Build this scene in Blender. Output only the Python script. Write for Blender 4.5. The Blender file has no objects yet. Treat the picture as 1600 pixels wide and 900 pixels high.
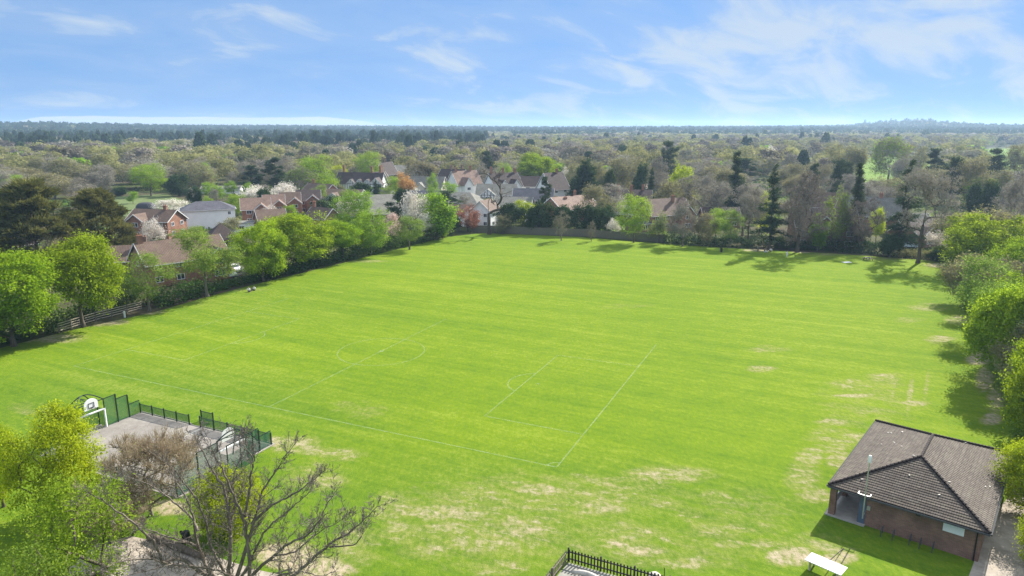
import bpy, bmesh, math, random
import numpy as np
from mathutils import Vector, Matrix

SC = bpy.context.scene
COL = SC.collection
PI = math.pi
R = math.radians

# ------------------------------------------------------------------ camera model (for surveying the photo)
F = 1081.0
PITCH = math.atan(251 / F)
CH = 30.0
CP, SP = math.cos(PITCH), math.sin(PITCH)
SUN_AZ, SUN_EL = R(39.0), R(37.5)


def at(x, y, z=0.0):
    u = (x - 800) / F; v = (y - 450) / F
    dy = CP - v * SP; dz = -SP - v * CP
    t = (z - CH) / dz
    return Vector((u * t, dy * t, z))


def at_y(x, y, Y):
    u = (x - 800) / F; v = (y - 450) / F
    dy = CP - v * SP; dz = -SP - v * CP
    t = Y / dy
    return Vector((u * t, Y, CH + dz * t))


def pr(X, Y, Z):
    d = Z - CH
    zc = Y * CP - d * SP
    yc = -Y * SP - d * CP
    return 800 + F * X / zc, 450 + F * yc / zc, zc


# ------------------------------------------------------------------ object helpers
def link(o, parent=None):
    COL.objects.link(o)
    if parent is not None:
        o.parent = parent
    return o


def tag(o, label=None, cat=None, group=None, kind=None):
    if label: o['label'] = label
    if cat: o['category'] = cat
    if group: o['group'] = group
    if kind: o['kind'] = kind
    return o


def empty(name, loc=(0, 0, 0), rz=0.0, label=None, cat=None, group=None):
    o = bpy.data.objects.new(name, None)
    o.empty_display_size = 0.5
    link(o)
    o.location = loc
    o.rotation_euler = (0, 0, rz)
    tag(o, label, cat, group)
    return o


class MB:
    """collects boxes, prisms and tubes, links them as one mesh object"""

    def __init__(self):
        self.v = []; self.f = []; self.m = []; self.uv = {}

    def add(self, vs, fs, mi=0):
        b = len(self.v)
        self.v += [tuple(p) for p in vs]
        for f in fs:
            self.f.append([b + i for i in f]); self.m.append(mi)

    def box(self, c, s, rz=0.0, mi=0, M=None):
        x, y, z = s[0] / 2, s[1] / 2, s[2] / 2
        vs = [Vector((i * x, j * y, k * z)) for k in (-1, 1) for j in (-1, 1) for i in (-1, 1)]
        if M is None:
            M = Matrix.Rotation(rz, 3, 'Z')
        vs = [M @ p + Vector(c) for p in vs]
        self.add(vs, [(0, 2, 3, 1), (4, 5, 7, 6), (0, 1, 5, 4), (2, 6, 7, 3), (0, 4, 6, 2), (1, 3, 7, 5)], mi)

    def bar(self, a, b, w, h=None, mi=0):
        a = Vector(a); b = Vector(b); d = b - a
        h = h or w
        z = d.normalized()
        up = Vector((0, 0, 1)) if abs(z.z) < .95 else Vector((0, 1, 0))
        x = up.cross(z).normalized(); y = z.cross(x)
        M = Matrix((x, y, z)).transposed()
        self.box((a + b) / 2, (w, h, d.length), M=M, mi=mi)

    def tube(self, pts, rad, n=8, mi=0, cap=True):
        pts = [Vector(p) for p in pts]
        if not hasattr(rad, '__len__'): rad = [rad] * len(pts)
        b = len(self.v)
        for i, p in enumerate(pts):
            d = (pts[min(i + 1, len(pts) - 1)] - pts[max(i - 1, 0)]).normalized()
            up = Vector((0, 0, 1)) if abs(d.z) < .9 else Vector((1, 0, 0))
            x = up.cross(d).normalized(); y = d.cross(x)
            for k in range(n):
                a = 2 * PI * k / n
                self.v.append(tuple(p + (x * math.cos(a) + y * math.sin(a)) * rad[i]))
        for i in range(len(pts) - 1):
            for k in range(n):
                k2 = (k + 1) % n
                self.f.append([b + i * n + k, b + i * n + k2, b + (i + 1) * n + k2, b + (i + 1) * n + k]); self.m.append(mi)
        if cap:
            self.f.append([b + k for k in range(n)][::-1]); self.m.append(mi)
            e = b + (len(pts) - 1) * n
            self.f.append([e + k for k in range(n)]); self.m.append(mi)

    def build(self, name, mats, parent=None, smooth=False, bevel=0.0):
        me = bpy.data.meshes.new(name)
        me.from_pydata(self.v, [], self.f)
        if not isinstance(mats, (list, tuple)): mats = [mats]
        for m in mats: me.materials.append(m)
        if len(mats) > 1: me.polygons.foreach_set('material_index', self.m)
        if smooth: me.polygons.foreach_set('use_smooth', [True] * len(me.polygons))
        bm = bmesh.new(); bm.from_mesh(me)
        bmesh.ops.recalc_face_normals(bm, faces=bm.faces)
        bm.to_mesh(me); bm.free()
        me.update()
        o = bpy.data.objects.new(name, me)
        link(o, parent)
        if bevel:
            md = o.modifiers.new('bevel', 'BEVEL'); md.width = bevel; md.segments = 2; md.limit_method = 'ANGLE'
        return o


def np_mesh(name, V, polys, mat, attrs=None, midx=None):
    """V (n,3); polys list of int arrays (m,3)/(m,4); attrs name -> (n,) point floats"""
    me = bpy.data.meshes.new(name)
    V = np.asarray(V, dtype=np.float32)
    me.vertices.add(len(V)); me.vertices.foreach_set('co', V.ravel())
    polys = [np.asarray(p, dtype=np.int32) for p in polys if len(p)]
    nl = sum(p.size for p in polys); npol = sum(len(p) for p in polys)
    me.loops.add(nl); me.polygons.add(npol)
    me.loops.foreach_set('vertex_index', np.concatenate([p.ravel() for p in polys]))
    st = []; off = 0
    for p in polys:
        k = p.shape[1]
        st.append(off + np.arange(len(p), dtype=np.int32) * k); off += p.size
    me.polygons.foreach_set('loop_start', np.concatenate(st).astype(np.int32))
    mats = mat if isinstance(mat, (list, tuple)) else [mat]
    for m in mats: me.materials.append(m)
    if midx is not None: me.polygons.foreach_set('material_index', np.asarray(midx, dtype=np.int32))
    for k, a in (attrs or {}).items():
        at_ = me.attributes.new(k, 'FLOAT', 'POINT'); at_.data.foreach_set('value', np.asarray(a, dtype=np.float32))
    me.update(calc_edges=True)
    return me


def np_obj(name, me, parent=None):
    return link(bpy.data.objects.new(name, me), parent)


# ------------------------------------------------------------------ materials
class NT:
    def __init__(self, name, world=False):
        if world:
            self.t = world.node_tree
        else:
            self.m = bpy.data.materials.new(name); self.m.use_nodes = True
            self.t = self.m.node_tree
        self.t.nodes.clear()

    def n(self, typ, ins=None, **kw):
        nd = self.t.nodes.new(typ)
        for k, v in kw.items(): setattr(nd, k, v)
        for k, v in (ins or {}).items():
            s = nd.inputs[k]
            if isinstance(v, bpy.types.NodeSocket): self.t.links.new(v, s)
            else:
                try: s.default_value = v
                except (TypeError, ValueError): s.default_value = (*v, 1.0)
        return nd

    def math(self, op, a, b=0.0, c=None, clamp=False):
        ins = {0: a, 1: b}
        if c is not None: ins[2] = c
        return self.n('ShaderNodeMath', ins, operation=op, use_clamp=clamp).outputs[0]

    def vmath(self, op, a, b=(0, 0, 0)):
        nd = self.n('ShaderNodeVectorMath', {0: a, 1: b}, operation=op)
        return nd.outputs['Value'] if op in ('LENGTH', 'DOT_PRODUCT', 'DISTANCE') else nd.outputs[0]

    def noise(self, vec, scale, detail=3.0, rough=.55, dist=0.0, col=False):
        nd = self.n('ShaderNodeTexNoise', {'Vector': vec, 'Scale': scale, 'Detail': detail, 'Roughness': rough, 'Distortion': dist})
        return nd.outputs['Color' if col else 'Fac']

    def ramp(self, fac, stops, interp='LINEAR'):
        nd = self.n('ShaderNodeValToRGB', {'Fac': fac})
        cr = nd.color_ramp; cr.interpolation = interp
        while len(cr.elements) < len(stops): cr.elements.new(0.5)
        for e, (p, c) in zip(cr.elements, stops):
            e.position = p
            e.color = (*c, 1) if hasattr(c, '__len__') else (c, c, c, 1)
        return nd.outputs[0]

    def mr(self, v, a, b, c=0.0, d=1.0, smooth=False):
        return self.n('ShaderNodeMapRange', {'Value': v, 'From Min': a, 'From Max': b, 'To Min': c, 'To Max': d},
                      interpolation_type='SMOOTHSTEP' if smooth else 'LINEAR').outputs[0]

    def mix(self, f, a, b, blend='MIX'):
        nd = self.n('ShaderNodeMix', data_type='RGBA', blend_type=blend)
        for s, v in ((nd.inputs[0], f), (nd.inputs[6], a), (nd.inputs[7], b)):
            if isinstance(v, bpy.types.NodeSocket): self.t.links.new(v, s)
            elif hasattr(v, '__len__'): s.default_value = (*v[:3], 1)
            else: s.default_value = v
        return nd.outputs[2]

    def obj(self):
        return self.n('ShaderNodeTexCoord').outputs['Object']

    def out(self, sh, disp=None):
        o = self.n('ShaderNodeOutputMaterial', {'Surface': sh})
        return self.m

    def bsdf(self, col, rough=.8, normal=None, spec=.3, metal=0.0):
        ins = {'Base Color': col, 'Roughness': rough, 'Specular IOR Level': spec, 'Metallic': metal}
        if normal is not None: ins['Normal'] = normal
        return self.n('ShaderNodeBsdfPrincipled', ins).outputs[0]

    def bump(self, h, strength=.5, dist=.02):
        return self.n('ShaderNodeBump', {'Height': h, 'Strength': strength, 'Distance': dist}).outputs[0]


def leaf_mat(name, dark, mid, light, trans=.42, vary=.22, hue=.03):
    t = NT(name)
    a = t.n('ShaderNodeAttribute', attribute_name='tint').outputs['Fac']
    c = t.ramp(a, [(0.0, dark), (.5, mid), (1.0, light)])
    rnd = t.n('ShaderNodeObjectInfo').outputs['Random']
    hs = t.n('ShaderNodeHueSaturation', {'Hue': t.mr(rnd, 0, 1, .5 - hue, .5 + hue), 'Saturation': 1.0,
                                         'Value': t.mr(t.math('FRACT', t.math('MULTIPLY', rnd, 7.31)), 0, 1, 1 - vary, 1 + vary), 'Color': c}).outputs[0]
    d = t.n('ShaderNodeBsdfDiffuse', {'Color': hs}).outputs[0]
    tr = t.n('ShaderNodeBsdfTranslucent', {'Color': t.mix(.35, hs, (light[0] * 1.25, light[1] * 1.2, light[2]))}).outputs[0]
    return t.out(t.n('ShaderNodeMixShader', {0: trans, 1: d, 2: tr}).outputs[0])


def plain(name, col, rough=.6, var=.12, scale=3.0, spec=.3, metal=0.0, bump=0.0):
    t = NT(name)
    n = t.noise(t.obj(), scale, 5)
    c = t.mix(1.0, col, t.ramp(n, [(.25, 1 - var), (.75, 1 + var)]), 'MULTIPLY')
    nm = t.bump(n, bump, .02) if bump else None
    return t.out(t.bsdf(c, rough, nm, spec, metal))


def bark_mat(name, c1, c2):
    t = NT(name)
    mp = t.n('ShaderNodeMapping', {'Vector': t.obj(), 'Scale': (3, 3, .6)}).outputs[0]
    n = t.noise(mp, 2.5, 6, .65)
    return t.out(t.bsdf(t.ramp(n, [(.3, c1), (.7, c2)]), .9, t.bump(n, .6, .03), .15))


M = {}
M['bark'] = bark_mat('bark', (.07, .055, .04), (.17, .14, .11))
M['bark_grey'] = bark_mat('bark_grey', (.10, .085, .07), (.24, .205, .17))
M['bark_dark'] = bark_mat('bark_dark', (.045, .034, .026), (.15, .12, .092))
M['bark_brown'] = bark_mat('bark_brown', (.085, .068, .053), (.27, .228, .185))
M['bark_pine'] = bark_mat('bark_pine', (.07, .04, .028), (.16, .09, .06))
M['lime'] = leaf_mat('lime_leaf', (.085, .150, .009), (.205, .31, .014), (.37, .49, .03), .46, .10, .012)
M['green'] = leaf_mat('green_leaf', (.095, .165, .022), (.17, .265, .04), (.27, .365, .07), .48, .12, .015)
M['spring'] = leaf_mat('spring_leaf', (.10, .19, .014), (.20, .325, .024), (.32, .45, .05), .50, .12, .015)
M['yellow'] = leaf_mat('yellow_leaf', (.17, .245, .009), (.315, .395, .014), (.45, .52, .035), .50, .08, .008)
M['olive'] = leaf_mat('olive_leaf', (.165, .165, .062), (.26, .255, .098), (.355, .34, .145), .40, .14, .02)
M['twig'] = leaf_mat('twig', (.145, .132, .092), (.228, .208, .148), (.325, .30, .215), .15, .16, .012)
M['twig_grey'] = leaf_mat('twig_grey', (.19, .176, .138), (.295, .272, .218), (.41, .382, .315), .15, .10, .01)
M['twig_dark'] = leaf_mat('twig_dark', (.13, .11, .09), (.215, .185, .155), (.31, .27, .23), .12, .12, .012)
M['twig_warm'] = leaf_mat('twig_warm', (.22, .165, .11), (.335, .26, .18), (.46, .37, .27), .25, .1, .01)
M['pine'] = leaf_mat('pine_needle', (.025, .046, .026), (.050, .082, .042), (.110, .150, .068), .18, .15, .015)
M['cypress'] = leaf_mat('cypress_spray', (.045, .054, .016), (.115, .125, .034), (.235, .225, .065), .26, .1, .01)
M['ever'] = leaf_mat('evergreen_leaf', (.022, .048, .018), (.042, .080, .030), (.075, .12, .045), .2, .15, .015)
M['blossom'] = leaf_mat('blossom', (.46, .42, .36), (.66, .62, .56), (.80, .76, .70), .3, .06, .01)
M['pink'] = leaf_mat('pink_blossom', (.44, .31, .28), (.60, .46, .42), (.70, .58, .52), .3, .06, .01)
M['copper'] = leaf_mat('copper_leaf', (.16, .065, .045), (.27, .125, .085), (.38, .20, .14), .3, .1, .01)
M['orange'] = leaf_mat('orange_leaf', (.30, .16, .05), (.48, .28, .10), (.6, .38, .16), .3, .1, .01)
M['hedge'] = leaf_mat('hedge_leaf', (.028, .060, .014), (.058, .110, .024), (.11, .17, .042), .28, .12, .012)


def brick_mat(name, c1, c2, mortar):
    t = NT(name)
    co = t.obj()
    # bricks laid by height and run (x + y works on axis-aligned walls of the house's own frame)
    s = t.n('ShaderNodeSeparateXYZ', {0: co})
    run = t.math('ADD', s.outputs[0], s.outputs[1])
    v = t.n('ShaderNodeCombineXYZ', {0: run, 1: s.outputs[2], 2: 0.0}).outputs[0]
    b = t.n('ShaderNodeTexBrick', {'Vector': v, 'Color1': c1, 'Color2': c2, 'Mortar': mortar, 'Scale': 1.0, 'Mortar Size': .008,
                                   'Brick Width': .225, 'Row Height': .075, 'Bias': 0.0})
    n = t.noise(co, .9, 5)
    c = t.mix(1.0, b.outputs['Color'], t.ramp(n, [(.3, .72), (.7, 1.2)]), 'MULTIPLY')
    return t.out(t.bsdf(c, .85, t.bump(b.outputs['Fac'], -.3, .01), .2))


def tile_mat(name, c1, c2, moss=None, rib_h=.35):
    t = NT(name)
    uv = t.n('ShaderNodeUVMap', uv_map='roof').outputs[0]
    s = t.n('ShaderNodeSeparateXYZ', {0: uv})
    b = t.n('ShaderNodeTexBrick', {'Vector': uv, 'Color1': c1, 'Color2': c2, 'Mortar': tuple(x * .45 for x in c1), 'Scale': 1.0,
                                   'Mortar Size': .012, 'Brick Width': .3, 'Row Height': .32, 'Bias': 0.0}, offset=.5)
    n = t.noise(uv, .45, 6, .6)
    n2 = t.noise(uv, 5, 4, .6)
    c = t.mix(1.0, b.outputs['Color'], t.ramp(n, [(.3, .75), (.7, 1.22)]), 'MULTIPLY')
    c = t.mix(1.0, c, t.ramp(n2, [(.3, .82), (.7, 1.15)]), 'MULTIPLY')
    if moss:
        c = t.mix(t.mr(t.noise(uv, .9, 7, .72), .52, .70, 0, .65), c, moss)
    saw = t.math('FRACT', t.math('DIVIDE', s.outputs[1], .32))
    rib = t.math('SINE', t.math('MULTIPLY', s.outputs[0], 2 * PI / .3))
    h = t.math('ADD', t.math('MULTIPLY', saw, -.6), t.math('MULTIPLY', rib, rib_h))
    return t.out(t.bsdf(c, .8, t.bump(h, .7, .04), .25))


M['brick'] = brick_mat('red_brick', (.27, .105, .06), (.34, .15, .09), (.30, .25, .20))
M['brick_brown'] = brick_mat('brown_brick', (.19, .10, .065), (.25, .14, .095), (.26, .22, .18))
M['brick_pav'] = brick_mat('pavilion_brick', (.20, .095, .065), (.27, .135, .09), (.24, .20, .17))
M['brick_buff'] = brick_mat('buff_brick', (.42, .27, .15), (.48, .33, .2), (.4, .34, .27))
M['white'] = plain('white_render', (.86, .855, .84), .75, .06, .8)
M['cream'] = plain('cream_render', (.68, .64, .54), .75, .07, .8)
M['timber'] = plain('dark_timber', (.045, .035, .03), .7, .3, 6)
M['dark_clad'] = plain('dark_cladding', (.055, .055, .062), .7, .2, 3)
M['t_brown'] = tile_mat('brown_roof_tile', (.125, .082, .062), (.165, .11, .082), (.12, .12, .06))
M['t_pink'] = tile_mat('terracotta_roof_tile', (.205, .132, .098), (.26, .175, .135))
M['t_slate'] = tile_mat('slate_roof', (.085, .085, .10), (.115, .112, .13))
M['t_dark'] = tile_mat('dark_roof_tile', (.060, .042, .038), (.085, .06, .052))
M['t_grey'] = tile_mat('grey_roof_tile', (.16, .155, .13), (.21, .20, .17), (.13, .15, .10))
M['t_pav'] = tile_mat('pavilion_roof_tile', (.084, .066, .052), (.116, .096, .077), (.115, .108, .068), .9)
M['frame'] = plain('white_frame', (.8, .8, .8), .45, .03)
M['glass'] = plain('window_glass', (.03, .035, .045), .08, .2, 1, .6)
M['fascia'] = plain('white_fascia', (.72, .72, .70), .5, .06)
M['gutter'] = plain('grey_gutter', (.08, .08, .08), .9, .1, 3, .05)
M['concrete'] = plain('concrete', (.36, .33, .28), .85, .18, 2, .2, 0, .2)
M['lead'] = plain('flat_roof_felt', (.46, .46, .44), .8, .12, 1)
M['wood'] = plain('weathered_wood', (.165, .145, .11), .85, .25, 4, .2, 0, .3)
M['wood_pale'] = plain('pale_wood', (.42, .36, .28), .85, .2, 4)
M['wood_dark'] = plain('dark_wood', (.03, .026, .022), .7, .25, 6)
M['steel'] = plain('galvanised_steel', (.5, .51, .52), .4, .1, 4, .5, .6)
M['green_paint'] = plain('dark_green_paint', (.012, .030, .022), .45, .15, 6, .4)
M['white_paint'] = plain('white_paint', (.82, .82, .80), .45, .04, 4, .4)
M['black'] = plain('black_paint', (.015, .015, .016), .5, .2)
M['car_white'] = plain('white_car_paint', (.82, .83, .84), .2, .02, 1, .6)
M['car_blue'] = plain('pale_blue_car_paint', (.55, .66, .78), .22, .02, 1, .6)
M['car_dark'] = plain('dark_car_paint', (.05, .055, .065), .2, .05, 1, .6)
M['rubber'] = plain('tyre_rubber', (.02, .02, .02), .85, .1)
M['skin'] = plain('skin', (.48, .30, .22), .6, .05)
M['cloth_white'] = plain('white_cloth', (.8, .8, .8), .9, .05)
M['cloth_dark'] = plain('dark_cloth', (.03, .035, .05), .9, .1)
M['hair'] = plain('dark_hair', (.03, .02, .015), .6, .1)
M['table_white'] = plain('worn_white_board', (.74, .73, .70), .55, .22, 2.2)
M['stone'] = plain('pale_stone', (.5, .46, .40), .85, .2, 3, .2, 0, .4)
M['mesh_green'] = None


def mesh_fence_mat():
    t = NT('green_wire_mesh')
    co = t.obj()
    d = t.bsdf((.035, .135, .075), .5)
    tr = t.n('ShaderNodeBsdfTransparent').outputs[0]
    # welded wires 50 x 200 mm with the wire's own thickness, far below a pixel from here
    s = t.n('ShaderNodeSeparateXYZ', {0: t.n('ShaderNodeUVMap', uv_map='roof').outputs[0]})
    v = t.math('LESS_THAN', t.math('FRACT', t.math('DIVIDE', s.outputs[0], .05)), .46)
    h = t.math('LESS_THAN', t.math('FRACT', t.math('DIVIDE', s.outputs[1], .10)), .30)
    f = t.math('MAXIMUM', v, h)
    return t.out(t.n('ShaderNodeMixShader', {0: f, 1: tr, 2: d}).outputs[0])


M['mesh_green'] = mesh_fence_mat()


def ellipse_mask(t, sep, lst):
    """union of soft ellipses given in photo survey pixels: (px, py, half-width px, half-height px, strength)"""
    acc = None
    for px, py, hw, hh, st in lst:
        c = at(px, py)
        zc = pr(c.x, c.y, 0)[2]
        sx = hw * zc / F
        sy = abs(at(px, py - hh).y - at(px, py + hh).y) / 2
        # shear with the ground's own perspective direction (line of sight)
        ux = c.x / c.y
        dy = t.math('SUBTRACT', sep.outputs[1], c.y)
        dx = t.math('SUBTRACT', t.math('SUBTRACT', sep.outputs[0], c.x), t.math('MULTIPLY', dy, ux))
        q = t.math('ADD', t.math('POWER', t.math('DIVIDE', dx, sx), 2.0), t.math('POWER', t.math('DIVIDE', dy, sy), 2.0))
        m = t.mr(q, 0.0, 1.6, st, 0.0, True)
        acc = m if acc is None else t.math('MAXIMUM', acc, m)
    return acc


def rot_coords(t, co, ang):
    return t.n('ShaderNodeVectorRotate', {'Vector': co, 'Angle': ang, 'Axis': (0, 0, 1)}, rotation_type='AXIS_ANGLE').outputs[0]


STRIPE = math.atan2(-.41, .912)
DRY = [(1045, 742, 90, 18, .62), (880, 775, 290, 46, .52), (1000, 850, 260, 54, .47), (1150, 800, 160, 60, .42), (740, 830, 200, 66, .56), (620, 790, 60, 30, .55), (840, 765, 60, 14, .66),
       (940, 790, 70, 18, .64), (690, 800, 80, 16, .64), (820, 828, 60, 16, .64), (1000, 862, 60, 12, .72), (960, 852, 30, 8, .72),
       (1060, 880, 60, 12, .66), (1140, 850, 40, 9, .68), (780, 885, 60, 18, .6),
       (1266, 712, 30, 20, .66), (1312, 718, 30, 18, .66), (1270, 775, 42, 14, .66), (1255, 745, 36, 34, .6), (1325, 685, 50, 12, .62),
       (1300, 690, 60, 30, .5), (1235, 868, 44, 20, .92), (1310, 872, 36, 12, .85), (1190, 850, 30, 14, .6), (1265, 855, 90, 30, .55),
       (465, 695, 56, 18, .64), (520, 710, 66, 14, .56), (430, 690, 16, 10, .8), (490, 745, 70, 30, .5),
       (1397, 605, 4, 36, .5), (1422, 615, 7, 38, .64), (1448, 600, 5, 30, .52), (1430, 630, 32, 6, .66), (1340, 600, 70, 10, .56), (1360, 625, 110, 50, .42),
       (1335, 618, 44, 4, .7), (1385, 590, 40, 10, .58), (1190, 576, 30, 7, .66), (1300, 660, 34, 8, .6), (1350, 643, 30, 5, .6), (1200, 545, 40, 8, .5),
       (1530, 560, 26, 12, .9), (1470, 530, 30, 8, .7), (1540, 590, 20, 24, .8), (1550, 655, 22, 12, .85), (1500, 500, 30, 12, .6), (1560, 620, 22, 30, .75),
       (1450, 480, 40, 8, .56), (1420, 500, 30, 6, .5),
       (450, 868, 60, 26, 1.0), (500, 890, 60, 22, 1.0), (262, 793, 36, 14, .95), (330, 770, 60, 30, .5), (560, 850, 50, 40, .55),
       (1478, 414, 40, 5, .9), (1185, 391, 30, 2.5, .9), (1255, 394, 22, 2, .9), (1300, 397, 40, 3, .6), (1390, 404, 40, 3, .6),
       (60, 528, 90, 10, .74), (150, 503, 60, 8, .8), (230, 487, 40, 5, .7), (380, 452, 60, 4, .5), (560, 408, 60, 3, .55),
       (60, 640, 60, 16, .45), (980, 478, 60, 5, .40), (560, 640, 60, 20, .42)]


def field_mat():
    t = NT('playing_field_grass')
    co = t.obj()
    sep = t.n('ShaderNodeSeparateXYZ', {0: co})
    r = rot_coords(t, co, -STRIPE)
    st = t.n('ShaderNodeMapping', {'Vector': r, 'Scale': (.010, .26, 1)}).outputs[0]
    n_str = t.noise(st, 1.0, 4, .6, .1)
    st2 = t.n('ShaderNodeMapping', {'Vector': rot_coords(t, co, -STRIPE + .05), 'Scale': (.035, .85, 1)}).outputs[0]
    n_str2 = t.noise(st2, 1.0, 4, .6, .1)
    n_big = t.noise(co, .030, 4, .55)
    n_mid = t.noise(co, .35, 5, .62)
    n_fine = t.noise(t.n('ShaderNodeMapping', {'Vector': co, 'Scale': (1.0, .55, 1)}).outputs[0], 2.6, 6, .75)
    n_vfine = t.noise(co, 9.0, 3, .7)
    f = t.math('ADD', t.math('ADD', t.math('MULTIPLY', n_str, .34), .05), t.math('MULTIPLY', n_str2, .30))
    f = t.math('ADD', f, t.math('MULTIPLY', n_big, .32))
    f = t.math('ADD', f, t.math('MULTIPLY', n_mid, .26))
    f = t.math('ADD', f, t.math('MULTIPLY', t.math('SUBTRACT', n_fine, .5), .62))
    f = t.math('ADD', f, t.math('MULTIPLY', t.math('SUBTRACT', n_vfine, .5), .25))
    f = t.math('ADD', t.math('MULTIPLY', t.math('SUBTRACT', f, .62), 1.25), .62)
    rs = t.n('ShaderNodeSeparateXYZ', {0: r})
    wob = t.math('MULTIPLY', t.noise(co, .012, 2), 3.0)
    mow = t.math('SINE', t.math('MULTIPLY', t.math('ADD', rs.outputs[1], wob), 2 * PI / 6.4))
    f = t.math('ADD', f, t.math('MULTIPLY', t.mr(mow, -.5, .5, -1, 1, True), t.mr(n_big, .35, .65, .002, .020)))
    glow_fade = ellipse_mask(t, sep, [(700, 830, 900, 150, 1.0), (200, 640, 420, 90, .9), (330, 470, 320, 40, .5)])  # greener, darker near turf: weaker backlit glow painted into the grass colour
    glow_fade = t.math('MULTIPLY', glow_fade, t.mr(n_big, .3, .65, .55, 1.0))
    n_tuft = t.noise(t.n('ShaderNodeMapping', {'Vector': rot_coords(t, co, -STRIPE + .2), 'Scale': (.45, 1.5, 1)}).outputs[0], 1.15, 5, .7)
    f = t.math('ADD', f, t.math('MULTIPLY', t.math('SUBTRACT', n_tuft, .5), .42))
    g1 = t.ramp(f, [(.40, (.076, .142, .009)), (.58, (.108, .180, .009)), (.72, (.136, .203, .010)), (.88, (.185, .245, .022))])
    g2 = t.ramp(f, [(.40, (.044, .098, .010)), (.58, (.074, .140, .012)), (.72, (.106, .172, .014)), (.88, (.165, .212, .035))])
    g = t.mix(glow_fade, g1, g2)
    # thin, yellowing turf, then bare sandy soil
    mask = ellipse_mask(t, sep, DRY)
    nz = t.noise(t.n('ShaderNodeMapping', {'Vector': rot_coords(t, co, .35), 'Scale': (.55, 1.15, 1)}).outputs[0], .55, 10, .74, .8)
    thin = t.mr(t.math('ADD', nz, t.math('MULTIPLY', mask, .62)), .68, .92, 0, .8)
    thin = t.math('MULTIPLY', thin, t.mr(n_fine, .3, .62, .25, 1))
    g = t.mix(thin, g, t.ramp(n_fine, [(.3, (.14, .155, .035)), (.7, (.28, .255, .10))]))
    nb = t.noise(t.n('ShaderNodeMapping', {'Vector': rot_coords(t, co, .3), 'Scale': (.6, 1.1, 1)}).outputs[0], 1.5, 8, .7, .5)
    nb = t.math('ADD', t.math('MULTIPLY', nz, .55), t.math('MULTIPLY', nb, .45))
    bare = t.mr(t.math('ADD', nb, t.math('MULTIPLY', mask, .40)), .715, .86, 0, .88)
    soil = t.ramp(t.noise(co, 1.6, 8, .7), [(.25, (.22, .170, .115)), (.5, (.37, .30, .215)), (.75, (.50, .42, .32))])
    # tufts still standing in the bare soil
    bare = t.math('MULTIPLY', bare, t.mr(n_fine, .38, .54, .15, 1))
    c = t.mix(bare, g, soil)
    h = t.math('ADD', t.math('MULTIPLY', n_fine, 1.0), t.math('MULTIPLY', n_vfine, .5))
    return t.out(t.bsdf(c, .95, t.bump(h, .55, .12), .05))


def ground_mat():
    t = NT('ground_cover')
    co = t.obj()
    a = t.noise(co, .02, 5, .6)
    b = t.noise(co, .22, 6, .65)
    c = t.ramp(b, [(.3, (.040, .042, .018)), (.5, (.055, .075, .018)), (.7, (.08, .11, .026))])
    brown = t.ramp(b, [(.3, (.05, .040, .027)), (.7, (.095, .078, .052))])
    return t.out(t.bsdf(t.mix(t.mr(a, .42, .6), c, brown), .95, None, .05))


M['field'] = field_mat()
M['ground'] = ground_mat()


def meadow_mat():
    t = NT('meadow_grass')
    co = t.obj()
    n = t.noise(co, .05, 6, .6)
    return t.out(t.bsdf(t.ramp(n, [(.3, (.09, .17, .02)), (.7, (.17, .25, .04))]), .95, None, .05))


M['meadow'] = meadow_mat()


def path_mat(name, c1, c2):
    t = NT(name)
    co = t.obj()
    n = t.noise(co, 1.2, 9, .7)
    n2 = t.noise(co, .25, 5, .6)
    c = t.mix(1.0, t.ramp(n, [(.3, c1), (.7, c2)]), t.ramp(n2, [(.3, .8), (.7, 1.12)]), 'MULTIPLY')
    return t.out(t.bsdf(c, .92, t.bump(n, .4, .03), .15))


M['gravel'] = path_mat('gravel_path', (.25, .215, .17), (.46, .40, .33))
M['tarmac'] = path_mat('court_tarmac', (.195, .177, .155), (.295, .272, .243))
M['road'] = path_mat('driveway_tarmac', (.08, .08, .08), (.16, .15, .145))
M['allotment'] = path_mat('allotment_ground', (.06, .095, .025), (.165, .20, .075))
M['bark_chip'] = path_mat('play_surface', (.20, .20, .17), (.34, .33, .29))


def line_mat():
    t = NT('worn_line_paint')
    n = t.noise(t.obj(), 1.1, 7, .75)
    d = t.bsdf((.55, .60, .46), .9)
    return t.out(t.n('ShaderNodeMixShader', {0: t.mr(n, .34, .70, .03, .27), 1: t.n('ShaderNodeBsdfTransparent').outputs[0], 2: d}).outputs[0])


M['line'] = line_mat()
M['court_line'] = plain('court_line_paint', (.6, .6, .55), .8, .3, 3)

# ------------------------------------------------------------------ trees
def unit(v):
    return v / (np.linalg.norm(v, axis=-1, keepdims=True) + 1e-9)


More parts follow.
